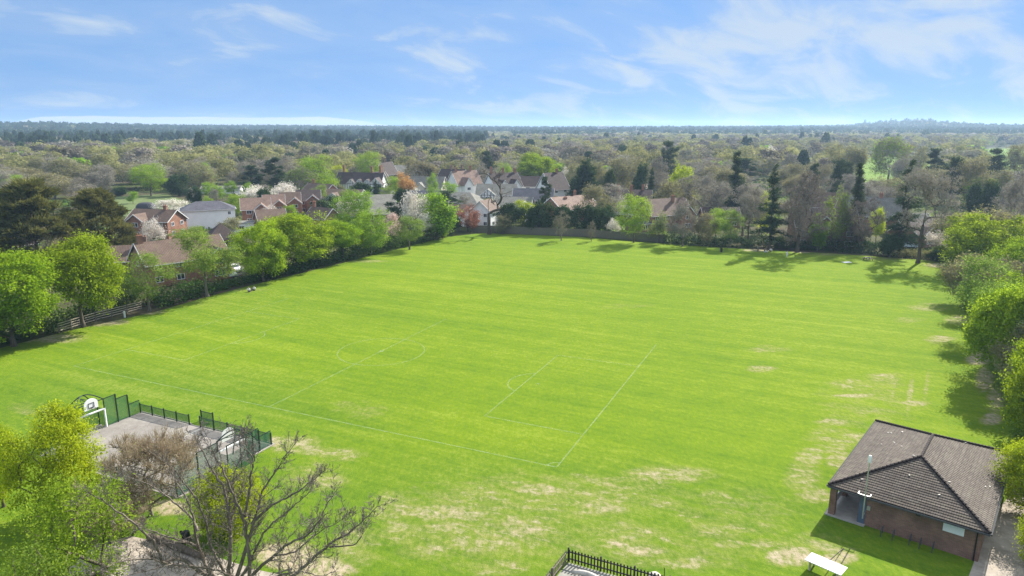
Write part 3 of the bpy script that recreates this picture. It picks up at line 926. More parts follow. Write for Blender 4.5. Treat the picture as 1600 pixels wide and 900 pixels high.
def house(label, px, py, L, D, he, rise, rot, wall='brick', roof='t_brown', hip=False, gables=(), chim=(), front=None, side=None, sideend=1,
          door=None, timber=False, bands=None, name='house', cat='house', group=None, over=.4, barge='fascia', depth_origin=True, group_z=0.0):
    """ridge along local X; the camera side is local -Y.  gables: (x, width, projection, ridge drop)"""
    p = at(px, py)
    rt = R(rot)
    c = p + Matrix.Rotation(rt, 3, 'Z') @ Vector((0, D / 2, 0))
    h = empty(name, (c.x, c.y, 0), rt, label, cat, group)
    TREE_SPOTS.append((c.x, c.y, max(L, D) * .5))
    w = MB()
    hx, hy = L / 2, D / 2
    if hip:
        w.box((0, 0, he / 2), (L, D, he))
    else:
        vs = [(-hx, -hy, 0), (-hx, hy, 0), (-hx, hy, he), (-hx, 0, he + rise), (-hx, -hy, he)]
        vs += [(hx, y, z) for _, y, z in vs]
        w.add(vs, [(0, 1, 2, 3, 4), (9, 8, 7, 6, 5), (0, 5, 6, 1), (1, 6, 7, 2), (4, 9, 5, 0)])
    for gx, gw, gp, gd in gables:
        gr = min(rise - gd, rise * gw / D * 1.05)
        x0, x1 = gx - gw / 2, gx + gw / 2
        y0 = -hy - gp; y1 = -hy + .5
        vs = [(x0, y0, 0), (x1, y0, 0), (x1, y0, he), (gx, y0, he + gr), (x0, y0, he)]
        vs += [(x, y1, z) for x, _, z in vs]
        w.add(vs, [(0, 1, 2, 3, 4), (9, 8, 7, 6, 5), (1, 6, 7, 2), (0, 4, 9, 5), (0, 5, 6, 1)])
    w.build('wall', M[wall], h)
    # roof
    r = MB(); o = over; th = .18
    sl = rise / hy
    e = he - o * sl + .16
    rz = he + rise + .16
    if hip:
        rx = max(0.0, hx - hy)
        A, B, Cc, Dd = (-hx - o, -hy - o, e), (hx + o, -hy - o, e), (hx + o, hy + o, e), (-hx - o, hy + o, e)
        E1, E2 = (-rx, 0, rz), (rx, 0, rz)
        if rx > .05:
            slab(r, [A, B, E2, E1], th); slab(r, [Cc, Dd, E1, E2], th)
        else:
            slab(r, [A, B, E1], th); slab(r, [Cc, Dd, E1], th)
        slab(r, [B, Cc, E2], th); slab(r, [Dd, A, E1], th)
    else:
        slab(r, [(-hx - o, -hy - o, e), (hx + o, -hy - o, e), (hx + o, 0, rz), (-hx - o, 0, rz)], th)
        slab(r, [(hx + o, hy + o, e), (-hx - o, hy + o, e), (-hx - o, 0, rz), (hx + o, 0, rz)], th)
    for gx, gw, gp, gd in gables:
        gr = min(rise - gd, rise * gw / D * 1.05)
        s2 = gr / (gw / 2)
        ge = he - .3 * s2 + .19
        x0, x1 = gx - gw / 2 - .3, gx + gw / 2 + .3
        y0 = -hy - gp - .35
        yr = -hy + min(hy, gr / sl) + .05
        yv = -hy - .1
        slab(r, [(x0, y0, ge), (gx, y0, he + gr + .19), (gx, yr, he + gr + .19), (x0, yv, ge)][::-1], th)
        slab(r, [(gx, y0, he + gr + .19), (x1, y0, ge), (x1, yv, ge), (gx, yr, he + gr + .19)][::-1], th)
    ro = add_uv(r.build('roof', M[roof], h))
    # verges, bargeboards and ridge line
    t = MB()
    if not hip:
        for sx in (-1, 1):
            for sy in (-1, 1):
                t.bar((sx * (hx + o + .03), sy * (hy + o), e - .10), (sx * (hx + o + .03), 0, rz - .10), .05, .22)
        t.bar((-hx - o, -hy - o - .06, e - .1), (hx + o, -hy - o - .06, e - .1), .1, .12)
    else:
        t.bar((-hx - o, -hy - o - .06, e - .1), (hx + o, -hy - o - .06, e - .1), .1, .12)
        for sx in (-1, 1):
            t.bar((sx * (hx + o + .06), -hy - o, e - .1), (sx * (hx + o + .06), hy + o, e - .1), .1, .12)
    for gx, gw, gp, gd in gables:
        gr = min(rise - gd, rise * gw / D * 1.05)
        s2 = gr / (gw / 2); ge = he - .3 * s2 + .19
        y0 = -hy - gp - .39
        t.bar((gx - gw / 2 - .3, y0, ge - .1), (gx, y0, he + gr + .09), .05, .24)
        t.bar((gx + gw / 2 + .3, y0, ge - .1), (gx, y0, he + gr + .09), .05, .24)
    t.build('bargeboard', M[barge], h)
    for cx, cy, ch in chim:
        k = MB()
        zb = he + rise * max(0, 1 - abs(cy) / hy) - .5
        k.box((cx, cy, (zb + ch) / 2), (.95, .6, ch - zb))
        k.box((cx, cy, ch + .08), (1.1, .75, .16))
        co = k.build('chimney', M['brick' if wall not in ('brick_brown',) else 'brick_brown'], ro)
        kp = MB()
        for q in (-.25, .25): kp.tube([(cx + q, cy, ch + .16), (cx + q, cy, ch + .55)], [.13, .11], 8)
        kp.build('chimney_pot', M['t_pink'] if False else M['brick'], ro)
    if timber:
        tb = MB()
        z0 = he * .5
        n = int(L / 1.1)
        for i in range(n + 1):
            x = -hx + .1 + (L - .2) * i / n
            if any(abs(x - g[0]) < g[1] / 2 and g[2] > .05 for g in gables): continue
            tb.box((x, -hy - .015, (z0 + he) / 2), (.18, .07, he - z0))
        for zz in (z0, he - .1):
            tb.box((0, -hy - .02, zz), (L, .08, .2))
        for gx, gw, gp, gd in gables:
            gr = min(rise - gd, rise * gw / D * 1.05)
            y = -hy - gp - .02
            for zz in (z0, he):
                tb.box((gx, y, zz), (gw, .08, .22))
            for q in np.linspace(-.42, .42, 5):
                top = he + gr * (1 - abs(q) * 2) - .15
                tb.box((gx + q * gw, y + .004, (z0 + top) / 2), (.18, .07, top - z0))
        for sx in (-1, 1):
            for q in np.linspace(-.45, .45, 7):
                top = he + (0 if hip else rise * (1 - abs(q) * 2)) - .15
                tb.box((sx * (hx + .015), q * D, (z0 + top) / 2), (.07, .18, top - z0))
            tb.box((sx * (hx + .02), 0, z0), (.08, D, .22)); tb.box((sx * (hx + .02), 0, he - .1), (.08, D, .22))
        tb.build('timber_frame', M['timber'], h)
    if bands:
        b = MB(); b.box((0, 0, bands), (L + .06, D + .06, .25)); b.build('band', M['white'], h)
    two = he > 4
    if front is None:
        n = max(1, int(L / 3.4))
        front = [(-hx + L * (i + .5) / n, z, 1.5, 1.15) for i in range(n) for z in ((1.5, 4.0) if two else (1.5,))]
        front = [f for f in front if not any(abs(f[0] - g[0]) < g[1] / 2 + .8 for g in gables)]
        for gx, gw, gp, gd in gables:
            front += [(gx, 1.5, min(2.2, gw - 1), 1.3)] + ([(gx, 4.0, min(1.8, gw - 1.2), 1.2)] if two else [])
    for fx, fz, fw, fh in front:
        y = -hy
        for gx, gw, gp, gd in gables:
            if abs(fx - gx) < gw / 2: y = -hy - gp
        window(h, (fx, y, fz), fw, fh, 0, 'frame', 1 if fw < 1.9 else 2)
    if side is None:
        side = [(q * D * .24, z, 1.2, 1.15) for q in (-1, 1) for z in ((1.5, 4.0) if two else (1.5,))]
    for sy, sz, sw, sh in side:
        window(h, (sideend * hx, sy, sz), sw, sh, sideend * PI / 2, 'frame', 1)
    if door is not None:
        d = MB(); d.box((door, -hy - .02, 1.02), (.95, .06, 2.04)); do = d.build('door', M['wood_dark'], h)
        k = MB(); k.box((door + .33, -hy - .07, 1.05), (.05, .06, .14)); k.build('handle', M['steel'], do)
    return h

# ------------------------------------------------------------------ ground
def tz(x, y):
    x = np.asarray(x, float); y = np.asarray(y, float)
    d = np.hypot(x, y)
    s = np.clip((d - 1500) / 1900, 0, 1); s = s * s * (3 - 2 * s)
    z = 15 * s + 5 * s * np.sin(x / 610 + 1) * np.sin(y / 800)
    z = z + 20 * np.exp(-(((x - 1720) / 130) ** 2 + ((y - 3050) / 500) ** 2))
    z = z + 17 * np.exp(-(((x + 1400) / 330) ** 2 + ((y - 2050) / 500) ** 2))
    return z


def make_ground():
    n = 150
    s = np.linspace(-1, 1, n + 1)
    g = 6000 * (.10 * s + .90 * s ** 3)
    X, Y = np.meshgrid(g, g)
    Z = tz(X, Y)
    V = np.stack([X, Y, Z], -1).reshape(-1, 3)
    i = np.arange(n)[:, None] * (n + 1) + np.arange(n)[None]
    Q = np.stack([i, i + 1, i + n + 2, i + n + 1], -1).reshape(-1, 4)
    o = np_obj('ground', np_mesh('ground', V, [Q], M['ground']))
    tag(o, 'brown and green ground under the houses and woods', kind='structure')


make_ground()


def sheet(name, pts, z, mat, label, kind='structure'):
    me = bpy.data.meshes.new(name)
    me.from_pydata([(p[0], p[1], z) for p in pts], [], [list(range(len(pts)))])
    me.materials.append(mat)
    bm = bmesh.new(); bm.from_mesh(me)
    bmesh.ops.triangulate(bm, faces=bm.faces)
    bmesh.ops.recalc_face_normals(bm, faces=bm.faces)
    for f in bm.faces:
        if f.normal.z < 0: f.normal_flip()
    bm.to_mesh(me); bm.free()
    o = link(bpy.data.objects.new(name, me))
    return tag(o, label, kind=kind)


FIELD = [at(-70, 566), at(0, 544), at(120, 514), at(240, 488), at(330, 462), at(400, 444), at(560, 405), at(690, 371), at(755, 364), at(900, 370), at(1010, 379),
         at(1130, 387), at(1300, 396), at(1440, 406), at(1530, 412), (108, 150), (92, 110), (74, 70), (52, 22), (-60, 22), (-105, 70)]
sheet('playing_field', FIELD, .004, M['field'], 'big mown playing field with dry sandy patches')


def pxpoly(lst): return [at(*p) for p in lst]


sheet('meadow', pxpoly([(1318, 246), (1420, 246), (1470, 262), (1440, 292), (1330, 288)]), .006, M['meadow'], 'pale green meadow beyond the right-hand trees')
sheet('meadow', pxpoly([(1545, 232), (1700, 232), (1720, 266), (1530, 268)]), .006, M['meadow'], 'pale green meadow at the right edge of the photo')
sheet('lawn', pxpoly([(165, 308), (260, 303), (300, 318), (280, 342), (190, 338), (150, 322)]), .006, M['allotment'], 'patchy green allotment ground beyond the dark cypresses')
sheet('lawn', pxpoly([(860, 366), (1010, 374), (1030, 350), (930, 345)]), .006, M['meadow'], 'small garden lawn behind the far fence')
sheet('driveway', pxpoly([(335, 420), (372, 411), (388, 424), (352, 440)]), .010, M['road'], 'tarmac drive under two white cars')
sheet('driveway', pxpoly([(262, 352), (296, 344), (296, 360), (268, 368)]), .008, M['road'], 'tarmac drive beside the white house')
sheet('path', pxpoly([(90, 905), (150, 850), (205, 838), (265, 850), (330, 868), (400, 890), (470, 905), (480, 930), (90, 930)]), .010, M['gravel'],
      'pale gravel path under the bare tree')
sheet('bare_ground', pxpoly([(1512, 905), (1535, 842), (1560, 795), (1590, 760), (1660, 770), (1700, 905)]), .010, M['gravel'],
      'sandy bare ground beside the pavilion')


# ------------------------------------------------------------------ pitch markings
def strip(mb, a, b, w, z=0.0):
    a = Vector((a[0], a[1], z)); b = Vector((b[0], b[1], z))
    d = (b - a).normalized(); s = Vector((-d.y, d.x, 0)) * w / 2
    n = max(1, int((b - a).length / 4))
    for i in range(n):
        p, q = a + (b - a) * i / n, a + (b - a) * (i + 1) / n
        mb.add([p - s, q - s, q + s, p + s], [(0, 1, 2, 3)])


def arc(mb, c, r, a0, a1, w, z=0.0, n=40):
    for i in range(n):
        t0, t1 = a0 + (a1 - a0) * i / n, a0 + (a1 - a0) * (i + 1) / n
        vs = [(c[0] + math.cos(t) * q, c[1] + math.sin(t) * q, z) for t, q in ((t0, r - w / 2), (t1, r - w / 2), (t1, r + w / 2), (t0, r + w / 2))]
        mb.add(vs, [(0, 1, 2, 3)])


pm = MB()
U = Vector((.9115, -.4113, 0)); Vv = Vector((.4113, .9115, 0))      # along the pitch, away from the camera
c0 = at(115, 572); c1 = at(870, 730)
Lp = (c1 - c0).dot(U)
Wp = (at(1035, 540) - c1).dot(Vv)
W_ = .13
strip(pm, c0, c1, W_)
strip(pm, c1, c1 + Vv * Wp, W_)
strip(pm, c0, c0 + Vv * Wp, W_)
mid = c0 + U * ((at(428, 632) - c0).dot(U))
strip(pm, mid, mid + Vv * Wp, W_)
cc = mid + Vv * ((at(598, 549) - mid).dot(Vv))
arc(pm, cc, 5.9, 0, 2 * PI, W_, n=64)
arc(pm, cc, .18, 0, 2 * PI, .3, n=12)
va = (at(757, 650) - c1).dot(Vv); vb = (at(880, 556) - c1).dot(Vv); ua = (c1 - at(757, 650)).dot(U)
for base, sg in ((c1, -1), (c0, 1)):
    q0 = base + U * sg * ua + Vv * va; q1 = base + U * sg * ua + Vv * vb
    strip(pm, q0, q1, W_); strip(pm, base + Vv * va, q0, W_); strip(pm, base + Vv * vb, q1, W_)
    pc = (q0 + q1) / 2
    ang = math.atan2(U.y * sg, U.x * sg)
    arc(pm, pc - U * sg * 1.6, 3.6, ang - 1.1, ang + 1.1, W_, n=24)
    arc(pm, pc - U * sg * 1.6, .1, 0, 2 * PI, .2, n=10)
arc(pm, c1, .9, math.atan2(Vv.y, Vv.x), math.atan2(-U.y, -U.x), W_, n=10)
o = pm.build('pitch_markings', M['line'])
o.location.z = .008
tag(o, 'worn white lines of the football pitch', kind='structure')

# ------------------------------------------------------------------ ball court
Cu = Vector((.908, -.418, 0)); Cv = Vector((-.418, -.908, 0))
C0 = at(220, 645); CL = 18.4; CD = 10.8
CROT = math.atan2(Cu.y, Cu.x)


def cp(u, v, z=0.0): return C0 + Cu * u + Cv * v + Vector((0, 0, z))


sheet('ball_court', [cp(-.15, -.15), cp(CL + .15, -.15), cp(CL + .15, 1.2), cp(CL + .15, CD + .1), cp(-.15, CD + .1), cp(-1.4, 7.0), cp(-1.4, 3.8), cp(-.15, 3.8)], .012, M['tarmac'],
      'pinkish grey tarmac of the small ball court')
kb = MB()
for a, b in (((-.2, -.2), (7.4, -.2)), ((9.0, -.2), (CL + .2, -.2)), ((CL + .2, -.2), (CL + .2, CD))):
    kb.bar(cp(*a, .02), cp(*b, .02), .12, .12)
tag(kb.build('kerb', M['concrete']), 'pale concrete edging round the ball court', kind='structure')
cl = MB()
arc(cl, cp(CL / 2, CD / 2), 1.8, 0, 2 * PI, .07, n=40); strip(cl, cp(CL / 2, .4), cp(CL / 2, CD - .4), .07)
o = cl.build('court_markings', M['court_line']); o.location.z = .016
tag(o, 'thin painted lines on the ball court', kind='structure')


def mesh_fence(label, runs, posts, name='court_fence'):
    """runs: (uv0, uv1, height); posts: (u, v, height)"""
    f = empty(name, cp(*runs[0][0]), 0, label, 'fence')
    o0 = f.location
    for (a, b, h) in runs:
        m = MB()
        p, q = cp(*a) - o0, cp(*b) - o0
        m.add([p + Vector((0, 0, .08)), q + Vector((0, 0, .08)), q + Vector((0, 0, h)), p + Vector((0, 0, h))], [(0, 1, 2, 3)])
        pan = add_uv(m.build('mesh_panel', M['mesh_green'], f))
        r = MB()
        r.bar(p + Vector((0, 0, h - .03)), q + Vector((0, 0, h - .03)), .05)
        r.build('rail', M['green_paint'], f)
    for (u, v, h) in posts:
        k = MB(); p = cp(u, v) - o0
        k.box(p + Vector((0, 0, (h + .12) / 2)), (.10, .10, h + .12), CROT)
        k.build('post', M['green_paint'], f)
    return f


n = 4
mesh_fence('low green mesh fence along the far side of the ball court', [((i * 1.83, 0), ((i + 1) * 1.83, 0), 1.05) for i in range(4)], [(i * 1.83, 0, 1.05) for i in range(5)])
mesh_fence('short green mesh screen set back behind the court entrance', [((7.6, -1.3), (9.3, -1.3), 1.1)], [(7.6, -1.3, 1.1), (9.3, -1.3, 1.1)])
mesh_fence('green mesh fence between the court entrance and its right corner', [((8.9 + i * 1.9, 0), (10.8 + i * 1.9, 0), 1.15) for i in range(5)], [(8.9 + i * 1.9, 0, 1.15) for i in range(6)])
mesh_fence('tall stepped green mesh fence beside the left basketball goal', [((0, 0), (0, 1.3), 1.5), ((0, 1.3), (0, 2.6), 2.6), ((0, 2.6), (0, 3.9), 3.1)],
           [(0, 1.3, 2.4), (0, 2.6, 3.0)])
mesh_fence('tall green mesh fence on the near side of the left basketball goal', [((0, 6.9), (0, 8.8), 3.0), ((0, 8.8), (0, 10.8), 2.0)], [(0, 8.8, 2.9), (0, 10.8, 1.8)])
mesh_fence('stepped green mesh fence beside the right basketball goal', [((CL, 0), (CL, 1.5), 1.5), ((CL, 1.5), (CL, 3.3), 2.4)], [(CL, 1.5, 2.1), (CL, 3.2, 3.0)])
mesh_fence('tall green mesh fence behind the bare tree at the court end', [((CL, 6.3), (CL, 8.5), 3.0), ((CL, 8.5), (CL, 10.8), 2.9)], [(CL, 8.5, 3.0), (CL, 10.8, 3.0)])
mesh_fence('low green mesh fence on the near side of the ball court', [((i * 1.84, CD), ((i + 1) * 1.84, CD), 1.05) for i in range(10)], [(i * 1.84, CD, 1.05) for i in range(1, 10)])


def goal_unit(u0, v0, sg, label):
    """goal recess with basketball board above; sg = outward direction along u"""
    g = empty('goal', cp(u0, v0 + 1.5), 0, label, 'sports goal')
    o0 = g.location
    def q(u, v, z): return cp(u0 + sg * u, v0 + v, z) - o0
    f = MB()
    for v in (0, 3): f.bar(q(0, v, 0), q(0, v, 2.05), .12)
    f.bar(q(0, -.06, 2.0), q(0, 3.06, 2.0), .12)
    f.build('goal_frame', M['white_paint'], g)
    m = MB()
    for a, b, h in (((0, .0), (1.1, .0), 2.0), ((1.1, .0), (1.1, 3.0), 2.0), ((1.1, 3.0), (0, 3.0), 2.0)):
        m.add([q(*a, .05), q(*b, .05), q(*b, h), q(*a, h)], [(0, 1, 2, 3)])
    add_uv(m.build('mesh_panel', M['mesh_green'], g))
    t = MB()
    n = 14
    for (s0, s1) in ((0, 3), (3, 0)):
        pts = []
        for i in range(n + 1):
            k = i / n
            pts.append(q(2.0 * k * .9, s0 + (s1 - s0) * k, 2.05 + 1.0 * (1 - k) + math.sin(PI * k) * 1.15 + .15 * k))
        t.tube(pts, .055, 6)
    for v in (0, 3): t.bar(q(0, v, 2.0), q(0, v, 3.1), .09)
    for v in (.0, 1.5, 3): t.bar(q(1.1, v, 0.0), q(1.1, v, 2.9), .08)
    t.bar(q(0, 0, 3.05), q(0, 3, 3.05), .07); t.bar(q(1.1, 0, 2.85), q(1.1, 3, 2.85), .07)
    for v in (.75, 1.5, 2.25): t.bar(q(0.0, v, 3.05), q(1.25, 1.5, 3.35), .055)
    t.build('hoop_support', M['green_paint'], g)
    # backboard with a fan-shaped top
    b = MB()
    half = [(-.72, 2.55), (.72, 2.55), (.72, 3.15), (.60, 3.42), (.35, 3.60), (0, 3.66), (-.35, 3.60), (-.60, 3.42), (-.72, 3.15)]
    fr = [q(-.32, 1.5 + y, z) for y, z in half]; bk = [q(-.26, 1.5 + y, z) for y, z in half]
    k = len(half)
    b.add(fr + bk, [list(range(k)), list(range(2 * k - 1, k - 1, -1))] + [(i, (i + 1) % k, k + (i + 1) % k, k + i) for i in range(k)])
    bo = b.build('backboard', M['white_paint'], g)
    s = MB()
    for y in (-.29, .29): s.bar(q(-.335, 1.5 + y, 2.75), q(-.335, 1.5 + y, 3.2), .045)
    for z in (2.75, 3.2): s.bar(q(-.335, 1.5 - .31, z), q(-.335, 1.5 + .31, z), .045)
    s.build('target_square', M['black'], bo)
    h = MB()
    c = q(-.62, 1.5, 2.72)
    h.tube([c + Cu * math.cos(a) * .225 + Cv * math.sin(a) * .225 for a in np.linspace(0, 2 * PI, 17)], .022, 6, cap=False)
    h.bar(q(-.33, 1.5, 2.72), q(-.42, 1.5, 2.72), .08)
    h.build('hoop', M['black'], bo)
    return g


goal_unit(0, 3.9, -1, 'white goal and basketball board at the left end of the court')
goal_unit(CL, 3.3, 1, 'goal and basketball board seen through the bare branches')

# ------------------------------------------------------------------ pavilion
PC = Vector((33.9, 52.1, 0)); PR = math.atan2(-.634, .773)
pav = empty('pavilion', PC, PR, 'brick sports pavilion with a big hipped brown tiled roof', 'pavilion')
TREE_SPOTS.append((PC.x, PC.y, 10))
PE, PZ = 2.62, 4.72
hx, hy = 5.3, 7.85
wx0, wx1, wy0, wy1 = -3.1, 4.85, -7.35, 7.35
w = MB(); w.box(((wx0 + wx1) / 2, (wy0 + wy1) / 2, 1.30), (wx1 - wx0, wy1 - wy0, 2.60)); w.build('wall', M['brick_pav'], pav)


def pav_roof():
    r = MB()
    e1 = PE + .06
    n = 22
    corners = [(-hx, -hy), (hx, -hy), (hx, hy), (-hx, hy)]
    rl = hy - hx
    def ring(k, dz=0.0):
        f = k / n
        X = hx * (1 - f); Y = hy - hx * f
        z = e1 + (PZ - e1) * f + dz
        return [Vector((-X, -Y, z)), Vector((X, -Y, z)), Vector((X, Y, z)), Vector((-X, Y, z))]
    for k in range(n):
        a = ring(k, .036); b = ring(k + 1, -.004)
        rs = ring(k, -.012)
        for s in range(4):
            t = (s + 1) % 4
            r.add([a[s], a[t], b[t], b[s]], [(0, 1, 2, 3)])
            r.add([rs[s], rs[t], a[t], a[s]], [(0, 1, 2, 3)])
    bot = [Vector((x, y, PE - .02)) for x, y in corners]
    r.add(bot, [(3, 2, 1, 0)])
    ro = add_uv(r.build('roof', M['t_pav'], pav))
    c = MB()
    E1, E2 = Vector((0, -rl, PZ + .03)), Vector((0, rl, PZ + .03))
    for (x, y), E in (((-hx, -hy), E1), ((hx, -hy), E1), ((hx, hy), E2), ((-hx, hy), E2)):
        a = Vector((x, y, e1 + .05))
        m = 24
        for i in range(m):
            p = a + (E - a) * (i / m); q = a + (E - a) * ((i + .93) / m)
            c.tube([p + Vector((0, 0, .02)), q], [.115, .095], 7)
    m = 12
    for i in range(m):
        c.tube([E1 + (E2 - E1) * (i / m), E1 + (E2 - E1) * ((i + .93) / m)], [.12, .11], 7)
    c.build('ridge_tiles', M['t_dark'], ro)
    f = MB()
    for s in range(4):
        a, b = corners[s], corners[(s + 1) % 4]
        d = (Vector(b) - Vector(a)).normalized(); nrm = Vector((d.y, -d.x))
        A = Vector((*(Vector(a) + nrm * .07), PE - .05)); B = Vector((*(Vector(b) + nrm * .07), PE - .05))
        f.bar(A, B, .12, .11)
    f.build('gutter', M['gutter'], pav)
    # leaves and stray debris lying on the tiles
    rg = random.Random(3)
    d = MB()
    for i in range(16):
        x = rg.uniform(-3.8, 4.6); y = rg.uniform(-6.6, 5.5)
        z = e1 + min((hx - abs(x)) / hx, (hy - abs(y)) / hx) * (PZ - e1) + .05
        d.box((x, y, z), (rg.uniform(.08, .2), rg.uniform(.06, .12), .05), rg.uniform(0, 3))
    d.build('debris', M['stone'], ro)
    return ro


proof = pav_roof()
sl = MB(); sl.box((-3.95, 0, .05), (2.9, 15.4, .10)); sl.build('veranda_floor', M['concrete'], pav)
for i, y in enumerate((-7.3, -3.7, 0, 3.7, 7.3)):
    k = MB(); k.box((-4.95, y, 1.33), (.46, .46, 2.46)); k.build('pillar', M['brick_pav'], pav)
pn = MB(); pn.box((-5.02, -5.5, .75), (.06, 2.9, .62)); pn.build('barrier_panel', M['white_paint'], pav)
dp = MB(); dp.box((wx0 + .28, wy0 - .02, 1.25), (.5, .06, 2.3)); dp.build('metal_door', plain('blue_grey_paint', (.10, .13, .18), .5, .1), pav)
v = MB()
v.box((3.15, wy0 - .03, 1.92), (1.30, .06, .62))
vo = v.build('shutter', M['white_paint'], pav)
v2 = MB()
for i in range(9): v2.box((3.15, wy0 - .07, 1.66 + i * .065), (1.22, .03, .02))
v2.build('louvre', M['fascia'], vo)
dn = MB(); dn.tube([(wx1 - .28, wy0 - .06, 0), (wx1 - .28, wy0 - .06, 2.45), (wx1 - .28, -hy + .02, 2.58)], .045, 8); dn.build('downpipe', M['black'], pav)
lt = MB(); lt.box((.9, wy0 - .10, 2.28), (.30, .18, .16)); lt.box((-.2, wy0 - .06, 2.36), (.08, .1, .2)); lt.build('wall_light', M['black'], pav)
jb = MB(); jb.box((wx0 + .72, wy0 - .07, 1.55), (.24, .12, .34)); jb.build('meter_box', M['steel'], pav)

# mast fixed to the pavilion wall
Mp = Matrix.Rotation(PR, 3, 'Z')
mast_l = Vector((wx0 + .50, -hy - .22, 0))
mp_ = PC + Mp @ mast_l
mast = empty('camera_mast', mp_, PR, 'thin silver camera mast rising at the pavilion eaves', 'mast')
t = MB(); t.tube([(0, 0, .9), (0, 0, 5.5)], [.05, .042], 10); t.build('pole', M['steel'], mast)
t = MB()
t.bar((-.5, 0, 2.82), (.32, 0, 2.82), .05); t.bar((-.5, 0, 2.82), (-.5, .42, 2.82), .05); t.bar((.32, 0, 2.82), (.32, .42, 2.82), .05)
t.bar((0, 0, 1.1), (0, .82, 1.1), .05)
t.build('bracket', M['steel'], mast)
t = MB(); t.tube([(0, 0, 5.5), (0, 0, 5.58), (0, 0, 5.95), (0, 0, 6.12), (0, 0, 6.16)], [.06, .13, .13, .10, .02], 12); t.build('camera_head', M['white_paint'], mast)

# cycle hoops along the near wall
for i, lx in enumerate((-.1, .95, 2.55, 3.5, 4.3)):
    b = at(*[(1377, 836), (1395, 842), (1421, 849), (1437, 855), (1457, 861)][i])
    e = MB()
    e.tube([(0, -.32, 0), (0, -.32, .55), (0, -.24, .66), (0, .24, .66), (0, .32, .55), (0, .32, 0)], .03, 8)
    o = e.build('cycle_hoop', M['gutter'])
    o.location = b; o.rotation_euler = (0, 0, PR)
    tag(o, ['grey steel cycle hoop nearest the mast on the shaded pavilion wall', 'grey cycle hoop second from the mast by the shaded wall',
            'grey cycle hoop in the middle of the row under the pavilion eaves', 'grey cycle hoop fourth from the mast under the pavilion eaves',
            'grey cycle hoop nearest the white shutter on the pavilion wall'][i], 'cycle hoop', 'cycle hoops by the pavilion wall')
    if i == 2:
        o2 = None

# ------------------------------------------------------------------ white-topped table and play area fence
tc = [at(1257.6, 874, .8), at(1267.7, 862.5, .8), at(1325.5, 887, .8), at(1314, 900, .8)]
cen = sum(tc, Vector()) / 4
ex = (tc[2] - tc[1]); ang = math.atan2(ex.y, ex.x)
tl = ex.length; tw = (tc[1] - tc[0]).length
tab = empty('outdoor_table', (cen.x, cen.y, 0), ang, 'white topped outdoor table split across the middle near the pavilion', 'table')
for sx in (-1, 1):
    k = MB(); k.box((sx * tl / 4, 0, .78), (tl / 2 - .075, tw, .06)); k.build('table_top', M['table_white'], tab)
k = MB()
k.bar((-tl * .44, -tw * .35, .70), (tl * .44, -tw * .35, .70), .08); k.bar((-tl * .44, tw * .35, .70), (tl * .44, tw * .35, .70), .08)
k.bar((0, -tw * .5, .72), (0, tw * .5, .72), .06)
k.build('under_frame', M['wood_pale'], tab)
for sx in (-1, 1):
    for sy in (-1, 1):
        k = MB(); k.box((sx * tl * .36, sy * tw * .32, .35), (.12, .12, .66)); k.build('leg', M['wood_pale'], tab)
pb = at(1304, 874); pt = Vector((*at(1318, 858).xy, .05))
s = MB(); a = cen + Vector((math.cos(ang + PI / 2), math.sin(ang + PI / 2), 0)) * (tw * .5 + .08)
a.z = 0.72
bend = at(1318, 857, .02)
s.tube([a, (a + bend) / 2 + Vector((0, 0, .03)), bend], [.03, .03, .03], 7)
tag(s.build('pole', M['wood_dark']), 'thin dark pole leaning against the white topped table', 'pole')


def picket_fence(label, a, b, h, mat, name='picket_fence', skip_first=False):
    a = Vector(a); b = Vector(b); L = (b - a).length
    f = empty(name, a, math.atan2(b.y - a.y, b.x - a.x), label, 'fence')
    m = MB(); n = int(L / .235)
    for i in range(n):
        m.box((.12 + i * .235, -.045, h / 2 + .04), (.105, .025, h))
    m.build('pickets', M[mat], f)
    for z in (.28, h - .18):
        r = MB(); r.box((L / 2, 0, z), (L, .05, .09)); r.build('rail', M[mat], f)
    for i in range(int(L / 2.4) + 1):
        if skip_first and i == 0: continue
        p = MB(); p.box((i * 2.4 + .03, .04, (h + .1) / 2), (.1, .1, h + .1)); p.build('post', M[mat], f)
    return f


P0 = at(887, 877.5)
P1 = at(1015, 914); P2 = at(855, 918)
d1 = (P1 - P0).normalized(); d2 = (P2 - P0).normalized()
picket_fence('dark picket fence of the play area running right from its corner', P0, P0 + d1 * 8.5, 1.0, 'wood_dark')
picket_fence('weathered picket fence of the play area running down from the corner', P0 + d2 * .12, P0 + d2 * 5, 1.0, 'wood', skip_first=True)
sheet('play_area', [P0 + d1 * .1 + d2 * .1, P0 + d1 * 8.3, P0 + d1 * 8.3 + d2 * 5, P0 + d2 * 5], .014, M['bark_chip'], 'grey green safety surface inside the picket fence')
# rounded pale play mound and stone near the fence
q = P0 + d2 * 1.35 + d1 * 1.0
s = MB(); s.tube([q + d1 * t_ + Vector((0, 0, .22 + .30 * math.sin(PI * (t_ + .2) / 2.4))) for t_ in np.linspace(0, 2.0, 9)], .16, 9)
tag(s.build('play_arch', M['stone'], smooth=True), 'pale curved play piece just inside the picket fence corner', 'play equipment')


